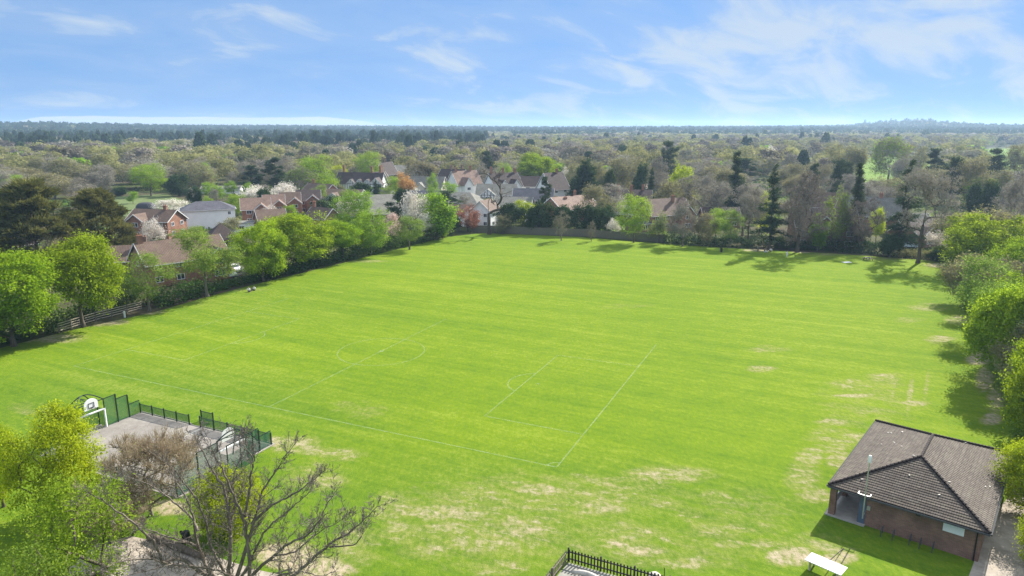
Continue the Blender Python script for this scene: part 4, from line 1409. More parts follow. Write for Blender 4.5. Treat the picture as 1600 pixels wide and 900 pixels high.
def boulder(name, loc, s, mat, label, cat, seed=1):
    bm = bmesh.new(); bmesh.ops.create_icosphere(bm, subdivisions=3, radius=1)
    rg = np.random.default_rng(seed); ks = unit(rg.normal(size=(14, 3))); am = rg.uniform(-.2, .14, size=14)
    for vtx in bm.verts:
        d = np.array(vtx.co)
        k = 1 + sum(a_ * max(0, float(d @ k_)) ** 6 for k_, a_ in zip(ks, am))
        vtx.co = Vector((d[0] * s[0] * k, d[1] * s[1] * k, max(-.2, d[2]) * s[2] * k))
    me = bpy.data.meshes.new(name); bm.to_mesh(me); bm.free(); me.materials.append(M[mat])
    o = link(bpy.data.objects.new(name, me)); o.location = loc
    return tag(o, label, cat)


b = at(1022, 903); boulder('boulder', (b.x, b.y, .05), (.55, .4, .38), 'stone', 'pale stone at the right end of the picket fence', 'stone', 4)
b = at(1038, 899); s = MB(); s.tube([(b.x, b.y, 0), (b.x - .02, b.y, .55), (b.x - .05, b.y, .62)], [.03, .028, .012], 6)
tag(s.build('stake', M['green_paint']), 'short green metal stake beside the pale stone', 'stake')
# log, stump and hurdle under the foreground trees
a = at(232, 838, .25); b = at(318, 869, .25)
lg = MB(); pts = [a + (b - a) * k + Vector((0, 0, .05 * math.sin(k * 5))) for k in np.linspace(0, 1, 9)]
lg.tube(pts, [.22, .27, .28, .27, .29, .27, .26, .25, .2], 10)
tag(lg.build('fallen_log', M['bark'], smooth=True), 'mossy fallen log lying along the gravel path', 'log')
b = at(291, 846)
st = MB()
st.tube([b, b + Vector((0, 0, .3)), b + Vector((.05, 0, .6)), b + Vector((.10, .05, .85))], [.36, .30, .28, .2], 9)
st.tube([b + Vector((0, 0, .45)), b + Vector((-.3, .1, .65)), b + Vector((-.42, .1, .8))], [.17, .15, .08], 7)
tag(st.build('stump', M['black']), 'blackened tree stump behind the fallen log', 'stump')
b = at(438, 905)
hd = empty('hurdle', b, R(12), 'low wooden post and rail hurdle on the dirt by the bare tree', 'hurdle')
for x in (0, .62):
    k = MB(); k.box((x, 0, .45), (.12, .12, .9)); k.build('post', M['wood'], hd)
k = MB(); k.bar((-.2, -.09, .55), (.85, -.09, .78), .05, .1); k.bar((-.2, -.09, .3), (.85, -.09, .42), .05, .1); k.build('rail', M['wood'], hd)

# ------------------------------------------------------------------ boundary fences and hedges
def rail_fence(label, pts, h=1.25, rails=4):
    f = empty('rail_fence', pts[0], 0, label, 'fence')
    o0 = Vector(pts[0])
    for a, b in zip(pts[:-1], pts[1:]):
        a = Vector(a) - o0; b = Vector(b) - o0
        n = max(1, round((b - a).length / 2.3))
        for i in range(n):
            p = a + (b - a) * i / n; q = a + (b - a) * (i + 1) / n
            for k in range(rails):
                m = MB(); z = .3 + k * (h - .4) / (rails - 1)
                m.bar(p + Vector((0, 0, z)), q + Vector((0, 0, z + rnd.uniform(-.03, .03))), .05, .13)
                m.build('rail', M['wood_pale'], f)
            m = MB(); m.box(p + Vector((0, 0, h / 2)), (.13, .13, h)); m.build('post', M['wood'], f)
    return f


rail_fence('pale post and rail fence under the trees at the left', [at(92, 520), at(150, 502), at(222, 484)], 1.5)


def panel_fence(label, a, b, h=1.9, mat='wood'):
    a = Vector(a); b = Vector(b); L = (b - a).length
    f = empty('panel_fence', a, math.atan2(b.y - a.y, b.x - a.x), label, 'fence')
    n = max(1, round(L / 1.85)); st = L / n
    for i in range(n):
        m = MB()
        dz = rnd.uniform(-.06, .06)
        for k in range(12):
            m.box((i * st + st * (k + .5) / 12, (k % 2) * .02, (h + dz) / 2), (st / 12 - .006, .02, h + dz))
        m.box((i * st + st / 2, .01, h + dz + .025), (st - .1, .07, .05))
        m.build('fence_panel', M[mat], f)
        p = MB(); p.box((i * st, 0, (h + .1) / 2), (.1, .1, h + .1)); p.build('post', M[mat], f)
    return f


panel_fence('long weathered board fence along the far edge of the field', at(738, 363), at(925, 370), 2.1)
panel_fence('shaded board fence behind the green tree at the far edge', at(926, 370.5), at(1040, 379), 2.0, 'wood')


def hedge(label, pts, width, h0, h1, mat, n_per_m=70, size=.34, seed=1, name='hedge', cat='hedge'):
    rg = np.random.default_rng(seed)
    V = []; out = []
    P = [np.array(p) for p in pts]
    segs = [(a, b, np.linalg.norm(b - a)) for a, b in zip(P[:-1], P[1:])]
    tot = sum(s_[2] for s_ in segs)
    m = int(tot * n_per_m / 12)
    cs = []
    for a, b, L in segs:
        k = max(2, int(m * L / tot))
        t_ = rg.uniform(size=(k, 1))
        d = (b - a) / L; sd = np.array([-d[1], d[0], 0])
        base = a + (b - a) * t_
        s = np.array([math.sin(q * 1.7 + seed) * .5 + math.sin(q * .63 + 2 * seed) * .5 for q in (t_[:, 0] * L)])
        hh = h0 + (h1 - h0) * (s * .5 + .5)
        ph = rg.uniform(-.15, PI + .15, size=k)
        q = np.sqrt(rg.uniform(.45, 1, size=k))
        off = np.cos(ph) * width / 2 * q; z = np.abs(np.sin(ph)) * hh * q
        z = np.where(rg.uniform(size=k) < .45, rg.uniform(0, 1, size=k) * hh * .8, z)
        cs.append(base + sd * off[:, None] + np.array([0, 0, 1]) * np.maximum(z, .15)[:, None])
        out.append(unit(sd * np.cos(ph)[:, None] + np.array([0, 0, 1]) * (np.abs(np.sin(ph))[:, None] + .2)))
    cen = np.concatenate(cs); o = np.concatenate(out)
    V, Q, a = leaves(rg, cen, o, 12, .42, size)
    V[:, 2] = np.maximum(V[:, 2], .02)
    ob = np_obj(name, np_mesh(name, V, [Q], M[mat], {'tint': a}))
    return tag(ob, label, cat)


hedge('dark overgrown hedge under the left row of trees', [at(-60, 553), at(0, 533), at(90, 512)], 4.5, 1.6, 3.4, 'hedge', 260, .36, 1)
hedge('dark hedge behind the post and rail fence', [at(95, 507), at(225, 474)], 4, 2.0, 3.6, 'hedge', 260, .36, 8)
hedge('leafy hedge between the field and the big brick house', [at(235, 480), at(322, 457)], 4.5, 2.0, 3.2, 'hedge', 260, .38, 2)
hedge('low clipped hedge in front of the white cars', [at(324, 457), at(405, 436)], 2.6, .9, 1.5, 'hedge', 240, .3, 12)
hedge('dark hedge under the round lime trees along the field edge', [at(405, 437), at(480, 417), at(560, 399)], 5, 1.8, 3.4, 'hedge', 240, .4, 3)
hedge('dark hedge under the white blossom tree', [at(560, 399), at(640, 381), at(700, 366)], 5, 2.2, 4.2, 'hedge', 240, .42, 4)
hedge('shaded hedge right of the board fence', [at(1040, 379), at(1100, 383.5), at(1180, 386)], 4, 2.0, 3.4, 'ever', 240, .42, 5)
hedge('clipped dark hedge before the half hidden gardens', [at(1180, 386), at(1260, 390), at(1300, 392)], 2.6, 2.2, 2.5, 'ever', 260, .34, 6)
hedge('dark shaded hedge below the brick gable on the right', [at(1300, 392.5), at(1345, 395), at(1385, 398)], 3, 2.6, 3.6, 'ever', 260, .38, 7)
hedge('pale tangled undergrowth at the foot of the tall bare tree', [at(1385, 400), at(1440, 402), at(1475, 405)], 4, 1.2, 2.6, 'olive', 200, .34, 9)
hedge('low dark hedge under the trees on the right boundary', [at(1494, 420), at(1534, 470), at(1580, 560), at(1622, 650), at(1660, 720)], 6, 2.0, 4.2, 'green', 260, .34, 10)

# ------------------------------------------------------------------ houses
house('cream bungalow with a brown roof at the left edge behind the trees', 20, 402, 11, 8, 2.6, 2.6, 62, 'cream', 't_dark', sideend=1, side=[(-1.5, 1.5, 1, 1), (1.5, 1.5, 1, 1)], chim=[(1, 0, 6)])
house('brick house with an orange gable and white side beside the dark cypress', 232, 373, 13, 8, 4.9, 2.7, -12, 'brick', 't_brown', gables=[(-2.2, 5.2, 1.8, .5)], chim=[(3.2, 0, 8.6)])
house('white rendered house with a hipped slate roof', 328, 357, 15.0, 8.5, 5.7, 2.1, 24, 'white', 't_slate', hip=True, front=[(5.9, 4.5, .9, 1.0), (5.9, 1.4, .8, 1.1)],
      side=[(-2.6, 4.5, 1.5, 1.0), (2.4, 4.5, 1.3, 1.0), (.2, 4.5, .8, .5)], sideend=1)
house('flat roofed pale garage beside the white slate roofed house', 376, 363, 7.5, 4.5, 2.7, .12, 20, 'white', 'lead' if False else 't_grey', front=[(0, 1.4, 2.4, 1.0)], side=[], name='garage', cat='garage', barge='fascia', over=.2)
rows = [(402, 351, 8, 't_pink', 'brick house with a pink lit roof and white gable window, first of the terrace'),
        (430, 344, 6, 't_pink', 'brick house second in the gabled terrace with a pale roof'),
        (455, 339, 6, 't_brown', 'brick house third in the gabled terrace with an arched gable window'),
        (483, 334, 7.5, 't_dark', 'dark roofed brick house at the far end of the gabled terrace')]
for i, (px, py, L, rf, lb) in enumerate(rows):
    house(lb, px, py, L + .5, 8, 4.9, 3.1, 20 - 2 * i, 'brick', rf, gables=[(1.6, 4.4, 2.6, .3)], side=[(-2, 4, 1, 1), (1.6, 1.5, 1, 1)], sideend=-1 if i == 0 else 1, group='brick houses of the gabled terrace')
house('long brick house with a plain brown roof behind the terrace', 490, 318, 14, 8, 4.6, 3.0, -35, 'brick', 't_brown', chim=[(-4, 0, 9)])
house('red brick house with a low roof right behind the white blossoms', 462, 308, 11, 8, 4.2, 2.8, -48, 'brick', 't_brown')
house('low brown roofed bungalow hidden between the lime trees at the left', 194, 430, 9.5, 7.5, 3.0, 2.6, 18, 'brick_brown', 't_brown', chim=[(3.8, 0, 7.2)])
house('big brick house with a tall side gable and brown roof behind the field hedge', 300, 441, 16, 9, 4.6, 3.6, 47, 'brick', 't_brown', chim=[(-7.2, 0, 9.6)], gables=[(5, 4.6, 2.0, .8)], sideend=-1, side=[(0, 4.2, 1, 1)])
house('small buff brick porch building beside the parked white cars', 337, 437, 3.6, 3.6, 2.7, 1.2, 18, 'brick_buff', 't_brown', front=[(.4, 1.5, 1.1, 1.1)], side=[], name='outbuilding', cat='outbuilding')
house('dark hip roofed summerhouse behind the round lime tree', 352, 400, 7, 7, 4.2, 3.2, 30, 'timber', 't_dark', hip=True, name='summerhouse', cat='outbuilding', barge='timber')
house('small brown roofed house with a brick chimney between the lime trees', 492, 360, 8, 7, 3.6, 2.8, -30, 'brick', 't_brown', chim=[(-3.2, 0, 8)])
house('brown roofed brick house half hidden behind the lime crowns', 428, 362, 8, 7, 3.6, 2.6, 30, 'brick', 't_brown')
house('dark timber shed with tall white framed windows', 538, 356, 7.5, 5, 3.6, 1.3, 12, 'dark_clad', 't_dark', front=[(1.6, 2.0, .9, 2.4), (2.7, 2.0, .9, 2.4)], name='shed', cat='shed')
house('white gabled bungalow with a wide brown roof', 532, 322, 15, 9, 3.2, 2.9, -14, 'white', 't_brown', gables=[(-2.5, 5.4, 1.2, .4)], over=.5)
house('large half timbered house with three dark gables and a white chimney', 560, 306, 21, 10, 5.4, 4.6, -8, 'white', 't_dark', gables=[(-3, 4, .6, 1.9), (.8, 4, .6, 1.9), (4.6, 4, .6, 1.9), (9.2, 5.6, 2.6, .2)], chim=[(-8.5, 1, 13), (5, 0, 12.6), (9, 0, 12.8)], timber=True)
house('brick wing with a steep orange gable beside the half timbered house', 603, 302, 8, 7, 5.6, 4.2, 62, 'brick', 't_dark', chim=[(2, 0, 12.5)])
house('pale grey roofed house between the half timbered house and the dark house', 590, 324, 9, 7, 3.4, 2.9, -30, 'cream', 't_grey')
house('dark clad house with a row of white windows below the half timbered house', 592, 340, 11.5, 9, 5.0, 2.3, 18, 'dark_clad', 't_grey', front=[(-3.6, 3.9, 2.2, 1.2), (.2, 3.9, 2.2, 1.2), (3.6, 1.4, 2, 1.2)])
house('brown brick house with white windows beside the white blossom tree', 612, 358, 15, 9, 4.8, 2.6, 20, 'brick_brown', 't_grey', front=[(-6, 3.7, 1.5, 1.2), (-2.9, 3.7, 2.2, 1.2), (3, 3.7, 2.2, 1.1)])
house('grey roofed house with a small cream gable behind the orange tree', 663, 306, 16, 10, 4.0, 4.2, -12, 'cream', 't_grey', gables=[(-1.8, 4.2, 1.0, 1)])
house('long low grey roofed bungalow in front of the orange tree', 664, 323, 16, 8, 3.0, 2.8, -6, 'brick_brown', 't_slate', gables=[(5.2, 5.5, 1.2, .3)])
house('brown gabled house left of the tall white house', 700, 301, 13, 10, 5.4, 5.2, -28, 'brick_brown', 't_dark', chim=[(4.2, 1, 12.6), (-1, 0, 12.2)])
house('tall white timbered house with steep pinkish roofs and brick chimneys', 735, 308, 13, 9, 5.6, 5.6, 40, 'white', 't_pink', gables=[(-2.6, 4.6, 2.6, .6)], chim=[(3.4, 0, 13), (-4.4, 0, 12.6)])
house('white gabled cottage right of the tall timbered house', 752, 304, 8, 8, 4.4, 4.0, 50, 'white', 't_pink')
house('pale green roofed bungalow with wide hipped roof', 712, 330, 18, 12, 3.0, 3.3, -24, 'cream', 't_grey', hip=True, front=[(3, 1.5, 3, 1.2), (-3, 1.5, 2, 1.2)])
house('small white gabled house behind the copper tree', 724, 353, 10, 7, 3.7, 2.5, -10, 'white', 't_brown', gables=[(2.2, 4.4, 1.3, .2)])
house('white fronted gable house behind the bare open tree', 775, 355, 8, 7, 5.1, 3.1, 68, 'white', 't_brown', sideend=-1)
house('wide white house with a black beamed gable behind the bare open tree', 775, 326, 15, 10, 5.2, 3.6, -4, 'white', 't_grey', gables=[(-3, 5.5, 1.2, .2)], timber=True)
house('white house with two steep brown gables and tall chimneys', 795, 312, 14, 9, 5.6, 5.4, 34, 'white', 't_dark', gables=[(-3.6, 4.4, 2.2, .4), (2.6, 4.4, 2.2, .4)], chim=[(-6, 0, 13.5), (0, 0, 13), (6, 0, 12.6)])
house('white walled brick house with a low grey roof above the yellow bush', 800, 345, 12, 8, 5.0, 2.4, -10, 'white', 't_grey', gables=[(4.2, 4.4, 1.2, .2)])
house('dark roofed house with a buff brick front above the evergreen hedge', 832, 334, 14, 9, 4.9, 3.6, -6, 'brick_buff', 't_slate', gables=[(5, 4.4, 1.2, .5)])
house('long white house below the bright green domed tree', 846, 309, 18, 9, 5.0, 3.9, -2, 'white', 't_dark', front=[(-6, 4, 1.8, 1.1), (-2, 4, 1.8, 1.1), (2, 4, 1.8, 1.1), (6, 4, 1.8, 1.1)])
house('white house with a very steep dark roof right of the domed tree', 876, 314, 10, 10, 5.0, 6.4, 38, 'white', 't_dark', chim=[(2, 0, 12.8)])
house('wide pink roofed bungalow behind the clipped evergreens', 908, 346, 16.5, 11, 4.2, 3.6, 38, 'brick', 't_pink', gables=[], chim=[(-3, -1, 7.6), (2.5, .5, 9.2)])
house('low grey roofed wing left of the pink roofed bungalow', 866, 344, 6.5, 7, 4.0, 2.6, -20, 'brick_buff', 't_grey')
house('white house with two pale chimneys behind the green birch', 985, 336, 14, 9, 5.0, 3.4, -10, 'white', 't_dark', chim=[(-4.6, -2, 10), (0, -2, 10), (4, 0, 10)])
house('small orange brick gable behind the white house and dark conifer', 1010, 312, 8, 6.5, 5.2, 3.0, 66, 'brick_buff', 't_brown', sideend=-1)
house('brick house with a pink brown roof and brick chimney behind the bare trees', 1050, 360, 15, 9, 4.8, 4.2, 26, 'brick', 't_brown', chim=[(2.5, -1, 9.8)], gables=[(4, 5, 2.2, .4)], sideend=-1, side=[(0, 4.2, 1, 1)])
house('dark slate roofed extension left of the bare tree and brick house', 1008, 363, 6, 6, 2.7, 2.4, 26, 'brick_brown', 't_slate')
house('long brown roofed house above the green shrubs', 1128, 357, 11, 7, 3.4, 2.6, 0, 'brick_brown', 't_dark')
house('tall brick house with a pointed gable behind the shaded hedge', 1290, 388, 15, 9, 5.6, 4.0, -8, 'brick_brown', 't_dark', gables=[(-1, 5.6, 1.6, .2), (5, 5, 1.6, .6)], chim=[(1.2, 0, 11.5)])
house('dark gabled house behind the tall dark conifer', 1268, 350, 12, 9, 5.6, 4.2, -40, 'brick_brown', 't_brown')
house('house with a wide pale grey roof between the dark conifers', 1362, 362, 15, 11, 4.6, 5.0, -32, 'brick', 't_grey', chim=[(1, 0, 10.8)])
house('pale roofed bungalow behind the tall bare boundary tree', 1434, 371, 10, 7, 3.2, 3.0, 12, 'brick_brown', 't_grey')
house('small dark gabled house at the right behind the bare tree', 1452, 385, 10, 8, 3.4, 3.0, 24, 'brick_brown', 't_dark', gables=[(-1.5, 4, 1, .4)])
house('pale house half hidden in trees left of the orange tree', 640, 286, 12, 9, 5.0, 4.6, 30, 'cream', 't_grey')
house('dark steep roofed house behind the half timbered house', 612, 290, 11, 9, 6.0, 6.0, 58, 'brick_brown', 't_dark', chim=[(0, 0, 14)])
house('long low white building in the trees behind the white house', 345, 303, 17, 6, 2.6, .8, 8, 'white', 't_grey', front=[(-5, 1.4, 2, 1), (0, 1.4, 2, 1), (5, 1.4, 2, 1)], side=[], name='low_building', cat='building')


def far_block():
    p = at(943, 212); Y = 2300; c = at_y(943, 210, Y)
    z0 = float(tz(c.x, Y))
    b = empty('distant_building', (c.x, Y, z0), 0, 'pale white block rising above the woods on the horizon', 'building')
    m = MB(); zt = at_y(943, 197, Y).z - z0
    m.box((0, 0, zt / 2), (36, 30, zt)); m.box((-8, 2, zt + 1.5), (12, 12, 3)); m.build('wall', M['white'], b)
    w = MB()
    for k in range(5): w.box((0, -15.05, zt - 4 - k * 4), (33, .2, 1.2))
    w.build('window', M['glass'], b)
    c = at_y(994, 205, 2000); z0 = float(tz(c.x, 2000)); zt = at_y(994, 193.5, 2000).z
    m = MB()
    for a in range(3):
        x, y = 2.2 * math.cos(a * 2.1), 2.2 * math.sin(a * 2.1)
        m.bar((x, y, 0), (x * .15, y * .15, zt - z0), .5)
    for k in range(10):
        z = (zt - z0) * k / 10; s_ = 2.2 * (1 - .085 * k)
        for a in range(3):
            m.bar((s_ * math.cos(a * 2.1), s_ * math.sin(a * 2.1), z), (s_ * math.cos(a * 2.1 + 2.1), s_ * math.sin(a * 2.1 + 2.1), z + 3), .25)
    o = m.build('radio_mast', M['steel']); o.location = (c.x, 2000, z0)
    tag(o, 'thin lattice mast above the woods on the horizon', 'mast')


far_block()
# dark domed polytunnel on the allotments
c = at(229, 328)
m = MB()
m.tube([(x, 0, .6) for x in np.linspace(-3.4, 3.4, 9)], [1.3, 1.9, 2.2, 2.3, 2.3, 2.3, 2.2, 1.9, 1.3], 14)
o = m.build('polytunnel', M['dark_clad'], smooth=True); o.location = c
tag(o, 'dark rounded tunnel shed on the green allotment', 'shed')

# ------------------------------------------------------------------ cars
CAR = {}


def car(label, px, py, rot, paint, group='cars parked by the houses', z=0.0, van=False):
    p = at(px, py)
    root = empty('parked_van' if van else 'parked_car', (p.x, p.y, z), R(rot), label, 'van' if van else 'car', group)
    key = (paint, van)
    if key not in CAR:
        if van:
            prof = [(-2.4, .35), (-2.45, .9), (-2.4, 1.95), (-2.2, 2.05), (1.1, 2.05), (1.5, 1.85), (1.95, 1.2), (2.4, 1.0), (2.5, .6), (2.45, .35)]
            glass = [(.75, 1.25), (.75, 1.85), (1.25, 1.85), (1.8, 1.25)]
        else:
            prof = [(-2.1, .32), (-2.15, .75), (-2.05, 1.0), (-1.75, 1.12), (-1.1, 1.46), (.15, 1.48), (1.0, 1.02), (1.95, .86), (2.12, .62), (2.1, .32)]
            glass = [(-1.45, 1.06), (-1.02, 1.38), (.12, 1.40), (.72, 1.06)]
        bm = MB()
        hw = .88
        k = len(prof)
        vs = []
        for s in (-1, 1):
            for x, zz in prof:
                t_ = max(0, (zz - .9)) * .24
                vs.append((x, s * (hw - t_), zz))
        bm.add(vs, [list(range(k)), list(range(2 * k - 1, k - 1, -1))] + [(i, (i + 1) % k, k + (i + 1) % k, k + i) for i in range(k)])
        body = bm.build('body', M[paint], root, bevel=.05)
        gl = MB()
        for s in (-1, 1):
            gl.add([(x, s * (hw - max(0, zz - .9) * .24 + .012), zz) for x, zz in glass], [(0, 1, 2, 3)])
        if van:
            gl.add([(1.56, -.6, 1.80), (1.56, .6, 1.80), (1.98, .68, 1.24), (1.98, -.68, 1.24)], [(0, 1, 2, 3)])
        else:
            gl.add([(.27, -.68, 1.44), (.27, .68, 1.44), (.98, .76, 1.055), (.98, -.76, 1.055)], [(0, 1, 2, 3)])
            gl.add([(-1.20, -.68, 1.43), (-1.20, .68, 1.43), (-1.74, .76, 1.145), (-1.74, -.76, 1.145)], [(0, 1, 2, 3)])
        win = gl.build('window', M['glass'], root)
        parts = [body, win]
        for x in (-1.3, 1.32):
            for s in (-1, 1):
                wm = MB(); wm.tube([(x, s * .72, .32), (x, s * .90, .32)], .32, 16)
                wo = wm.build('wheel', M['rubber'], root)
                rm = MB(); rm.tube([(x, s * .90, .32), (x, s * .915, .32)], .2, 12); rm.build('rim', M['steel'], wo)
                parts.append(wo)
        for s in (-1, 1):
            hm = MB(); hm.box((2.06 if not van else 2.42, s * .62, .68), (.1, .34, .14)); parts.append(hm.build('headlight', M['frame'], root))
        CAR[key] = parts
    else:
        for o in CAR[key]:
            c = o.copy(); COL.objects.link(c); c.parent = root
            for ch in o.children:
                d = ch.copy(); COL.objects.link(d); d.parent = c
    return root


car('white car parked nearer the hedge beside the buff outbuilding', 357, 432, -38, 'car_white', z=.012)
car('white car parked behind another white car beside the buff outbuilding', 366, 424, -38, 'car_white', z=.012)
car('white car parked left of the white slate roofed house', 279, 352, -20, 'car_white', z=.010)
car('white van parked behind the cars left of the white slate roofed house', 283, 347, -20, 'car_white', z=.010, van=True)
car('white car behind the clipped hedge left of the round bush', 1208, 381, 8, 'car_white')
car('white car behind the clipped hedge left of the small green tree', 1262, 384, 10, 'car_white')
car('pale blue van behind the shaded hedge near the brick gable', 1315, 388, 4, 'car_blue', van=True)
car('pale blue car behind the shrubs near the tall bare boundary tree', 1419, 387, 8, 'car_blue')


# ------------------------------------------------------------------ people
def skin_mesh(name, nodes, edges, mat, parent, root=0, sub=2):
    me = bpy.data.meshes.new(name)
    me.from_pydata([n_[0] for n_ in nodes], edges, [])
    me.materials.append(M[mat])
    o = np_obj(name, me, parent)
    md = o.modifiers.new('skin', 'SKIN'); md.use_smooth_shade = True
    sv = me.skin_vertices[0].data
    for i, n_ in enumerate(nodes):
        r = n_[1]
        sv[i].radius = (r, r) if not hasattr(r, '__len__') else r
        sv[i].use_root = (i == root)
    s = o.modifiers.new('sub', 'SUBSURF'); s.levels = sub; s.render_levels = sub
    return o


def person(label, px, py, pose, rot, top='cloth_white', legs='cloth_dark', group=None):
    p = at(px, py)
    r = empty('person', (p.x, p.y, 0.0), R(rot), label, 'person', group)
    if pose == 'stand':
        J = dict(pel=(0, 0, .94), sp=(0, -.01, 1.18), ch=(0, 0, 1.36), nk=(0, -.02, 1.50), hd=(0, -.03, 1.60), tp=(0, -.02, 1.70),
                 hl=(-.10, 0, .90), kl=(-.11, -.16, .50), al=(-.11, .02, .09), tl=(-.11, -.15, .04),
                 hr=(.10, 0, .90), kr=(.11, .02, .49), ar=(.11, .24, .10), tr=(.11, .10, .04),
                 sl=(-.19, 0, 1.41), el=(-.25, .05, 1.13), wl=(-.24, -.10, .90), fl=(-.23, -.15, .80),
                 sr=(.19, 0, 1.41), er=(.25, -.02, 1.13), wr=(.25, -.18, .93), fr=(.24, -.24, .85))
    else:
        J = dict(pel=(0, 0, .13), sp=(0, .08, .36), ch=(0, .10, .54), nk=(0, .07, .69), hd=(0, .04, .80), tp=(0, .05, .90),
                 hl=(-.10, -.02, .13), kl=(-.17, -.34, .44), al=(-.15, -.54, .09), tl=(-.16, -.70, .05),
                 hr=(.10, -.02, .13), kr=(.16, -.40, .36), ar=(.15, -.66, .09), tr=(.17, -.80, .07),
                 sl=(-.19, .10, .60), el=(-.25, -.06, .40), wl=(-.15, -.26, .44), fl=(-.08, -.32, .44),
                 sr=(.19, .10, .60), er=(.27, .18, .34), wr=(.28, .26, .10), fr=(.29, .28, .04))
    rad = dict(pel=(.15, .11), sp=(.13, .095), ch=(.16, .11), nk=.055, hd=(.078, .095), tp=.05, hl=.085, kl=.058, al=.042, tl=.035, hr=.085, kr=.058, ar=.042, tr=.035,
               sl=.06, el=.042, wl=.032, fl=.03, sr=.06, er=.042, wr=.032, fr=.03)
    ks = list(J)
    E = [('pel', 'sp'), ('sp', 'ch'), ('ch', 'nk'), ('nk', 'hd'), ('hd', 'tp'), ('pel', 'hl'), ('hl', 'kl'), ('kl', 'al'), ('al', 'tl'), ('pel', 'hr'), ('hr', 'kr'), ('kr', 'ar'), ('ar', 'tr'),
         ('ch', 'sl'), ('sl', 'el'), ('el', 'wl'), ('wl', 'fl'), ('ch', 'sr'), ('sr', 'er'), ('er', 'wr'), ('wr', 'fr')]
    skin_mesh('body', [(J[k], rad[k]) for k in ks], [(ks.index(a), ks.index(b)) for a, b in E], 'skin', r)
    grow = lambda k, g: tuple(x + g for x in rad[k]) if hasattr(rad[k], '__len__') else rad[k] + g
    st = ['sp', 'pel', 'ch', 'sl', 'el', 'sr', 'er']
    se = [('pel', 'sp'), ('sp', 'ch'), ('ch', 'sl'), ('sl', 'el'), ('ch', 'sr'), ('sr', 'er')]
    skin_mesh('shirt', [(J[k], grow(k, .028)) for k in st], [(st.index(a), st.index(b)) for a, b in se], top, r)
    tt = ['pel', 'hl', 'kl', 'al', 'hr', 'kr', 'ar']
    te = [('pel', 'hl'), ('hl', 'kl'), ('kl', 'al'), ('pel', 'hr'), ('hr', 'kr'), ('kr', 'ar')]
    skin_mesh('trousers', [(J[k], grow(k, .02)) for k in tt], [(tt.index(a), tt.index(b)) for a, b in te], legs, r)
    h = Vector(J['hd']); t_ = Vector(J['tp'])
    skin_mesh('hair', [(tuple(h + Vector((0, .03, .03))), (.085, .09)), (tuple(t_ + Vector((0, .015, -.005))), .062)], [(0, 1)], 'hair', r)
    nb = MB(); nb.box(h + Vector((0, -.10, 0)), (.025, .03, .04))
    for s in (-1, 1): nb.box(h + Vector((s * .03, -.093, .025)), (.022, .01, .012))
    nb.build('face', M['hair'] if False else M['skin'], r)
    return r


person('seated person in a white top, left of the pair on the grass by the hedge', 389, 456, 'sit', 30, group='people sitting on the grass')
person('seated person in a white top, right of the pair on the grass by the hedge', 397, 454, 'sit', -35, group='people sitting on the grass')
person('person in white clothes standing in the tree shade at the far edge', 1229, 403, 'stand', 20, 'cloth_white', 'cloth_white')
person('seated person in a dark top, left of two by the clipped hedge', 1195, 394, 'sit', 40, 'cloth_dark', 'cloth_white', group='people by the clipped hedge')
person('seated person in a pale top, right of two by the clipped hedge', 1204, 393, 'sit', -40, 'cloth_white', 'cloth_dark', group='people by the clipped hedge')


def small(mb, name, mat, px, py, label, cat, rz=0.0):
    o = mb.build(name, M[mat]); o.location = at(px, py); o.rotation_euler.z = rz
    return tag(o, label, cat)


m = MB(); m.tube([(0, 0, 0), (0, 0, 1.0), (0, 0, 1.05)], [.16, .17, .10], 10)
small(m, 'litter_bin', 'white_paint', 195, 496, 'small white bin post beside the post and rail fence', 'bin')
m = MB(); m.box((0, 0, .5), (.45, .4, 1.0)); m.box((0, 0, 1.04), (.52, .47, .08))
small(m, 'litter_bin', 'wood_dark', 1127, 394, 'dark litter bin in the tree shade before the shaded hedge', 'bin')
m = MB(); m.box((0, 0, .55), (.28, .28, 1.1)); m.add([(-.14, -.14, 1.1), (.14, -.14, 1.1), (.14, .14, 1.1), (-.14, .14, 1.1), (0, 0, 1.2)], [(0, 1, 4), (1, 2, 4), (2, 3, 4), (3, 0, 4)])
small(m, 'marker_post', 'wood', 1184, 393, 'brown wooden marker post before the clipped hedge', 'post')
bn = empty('picnic_bench', at(1356, 407), R(10), 'dark picnic bench in the dappled shade at the far edge', 'bench')
m = MB(); m.box((0, 0, .74), (1.8, .75, .06)); m.build('table_top', M['wood_dark'], bn)
for s in (-1, 1):
    m = MB(); m.box((0, s * .68, .45), (1.8, .28, .05)); m.build('seat', M['wood_dark'], bn)
    m = MB(); m.bar((s * .7, -.7, 0), (s * .7, -.25, .72), .09); m.bar((s * .7, .7, 0), (s * .7, .25, .72), .09); m.box((s * .7, 0, .41), (.09, 1.5, .09)); m.build('leg', M['wood_dark'], bn)
m = MB(); m.box((0, 0, .03), (1.9, 1.1, .05)); m.box((.5, .1, .10), (.4, .3, .12))
small(m, 'picnic_blanket', 'cloth_white', 1323, 410, 'pale blanket lying on the shaded grass', 'blanket', .2)

# ------------------------------------------------------------------ trees, surveyed one by one
T = tree_px
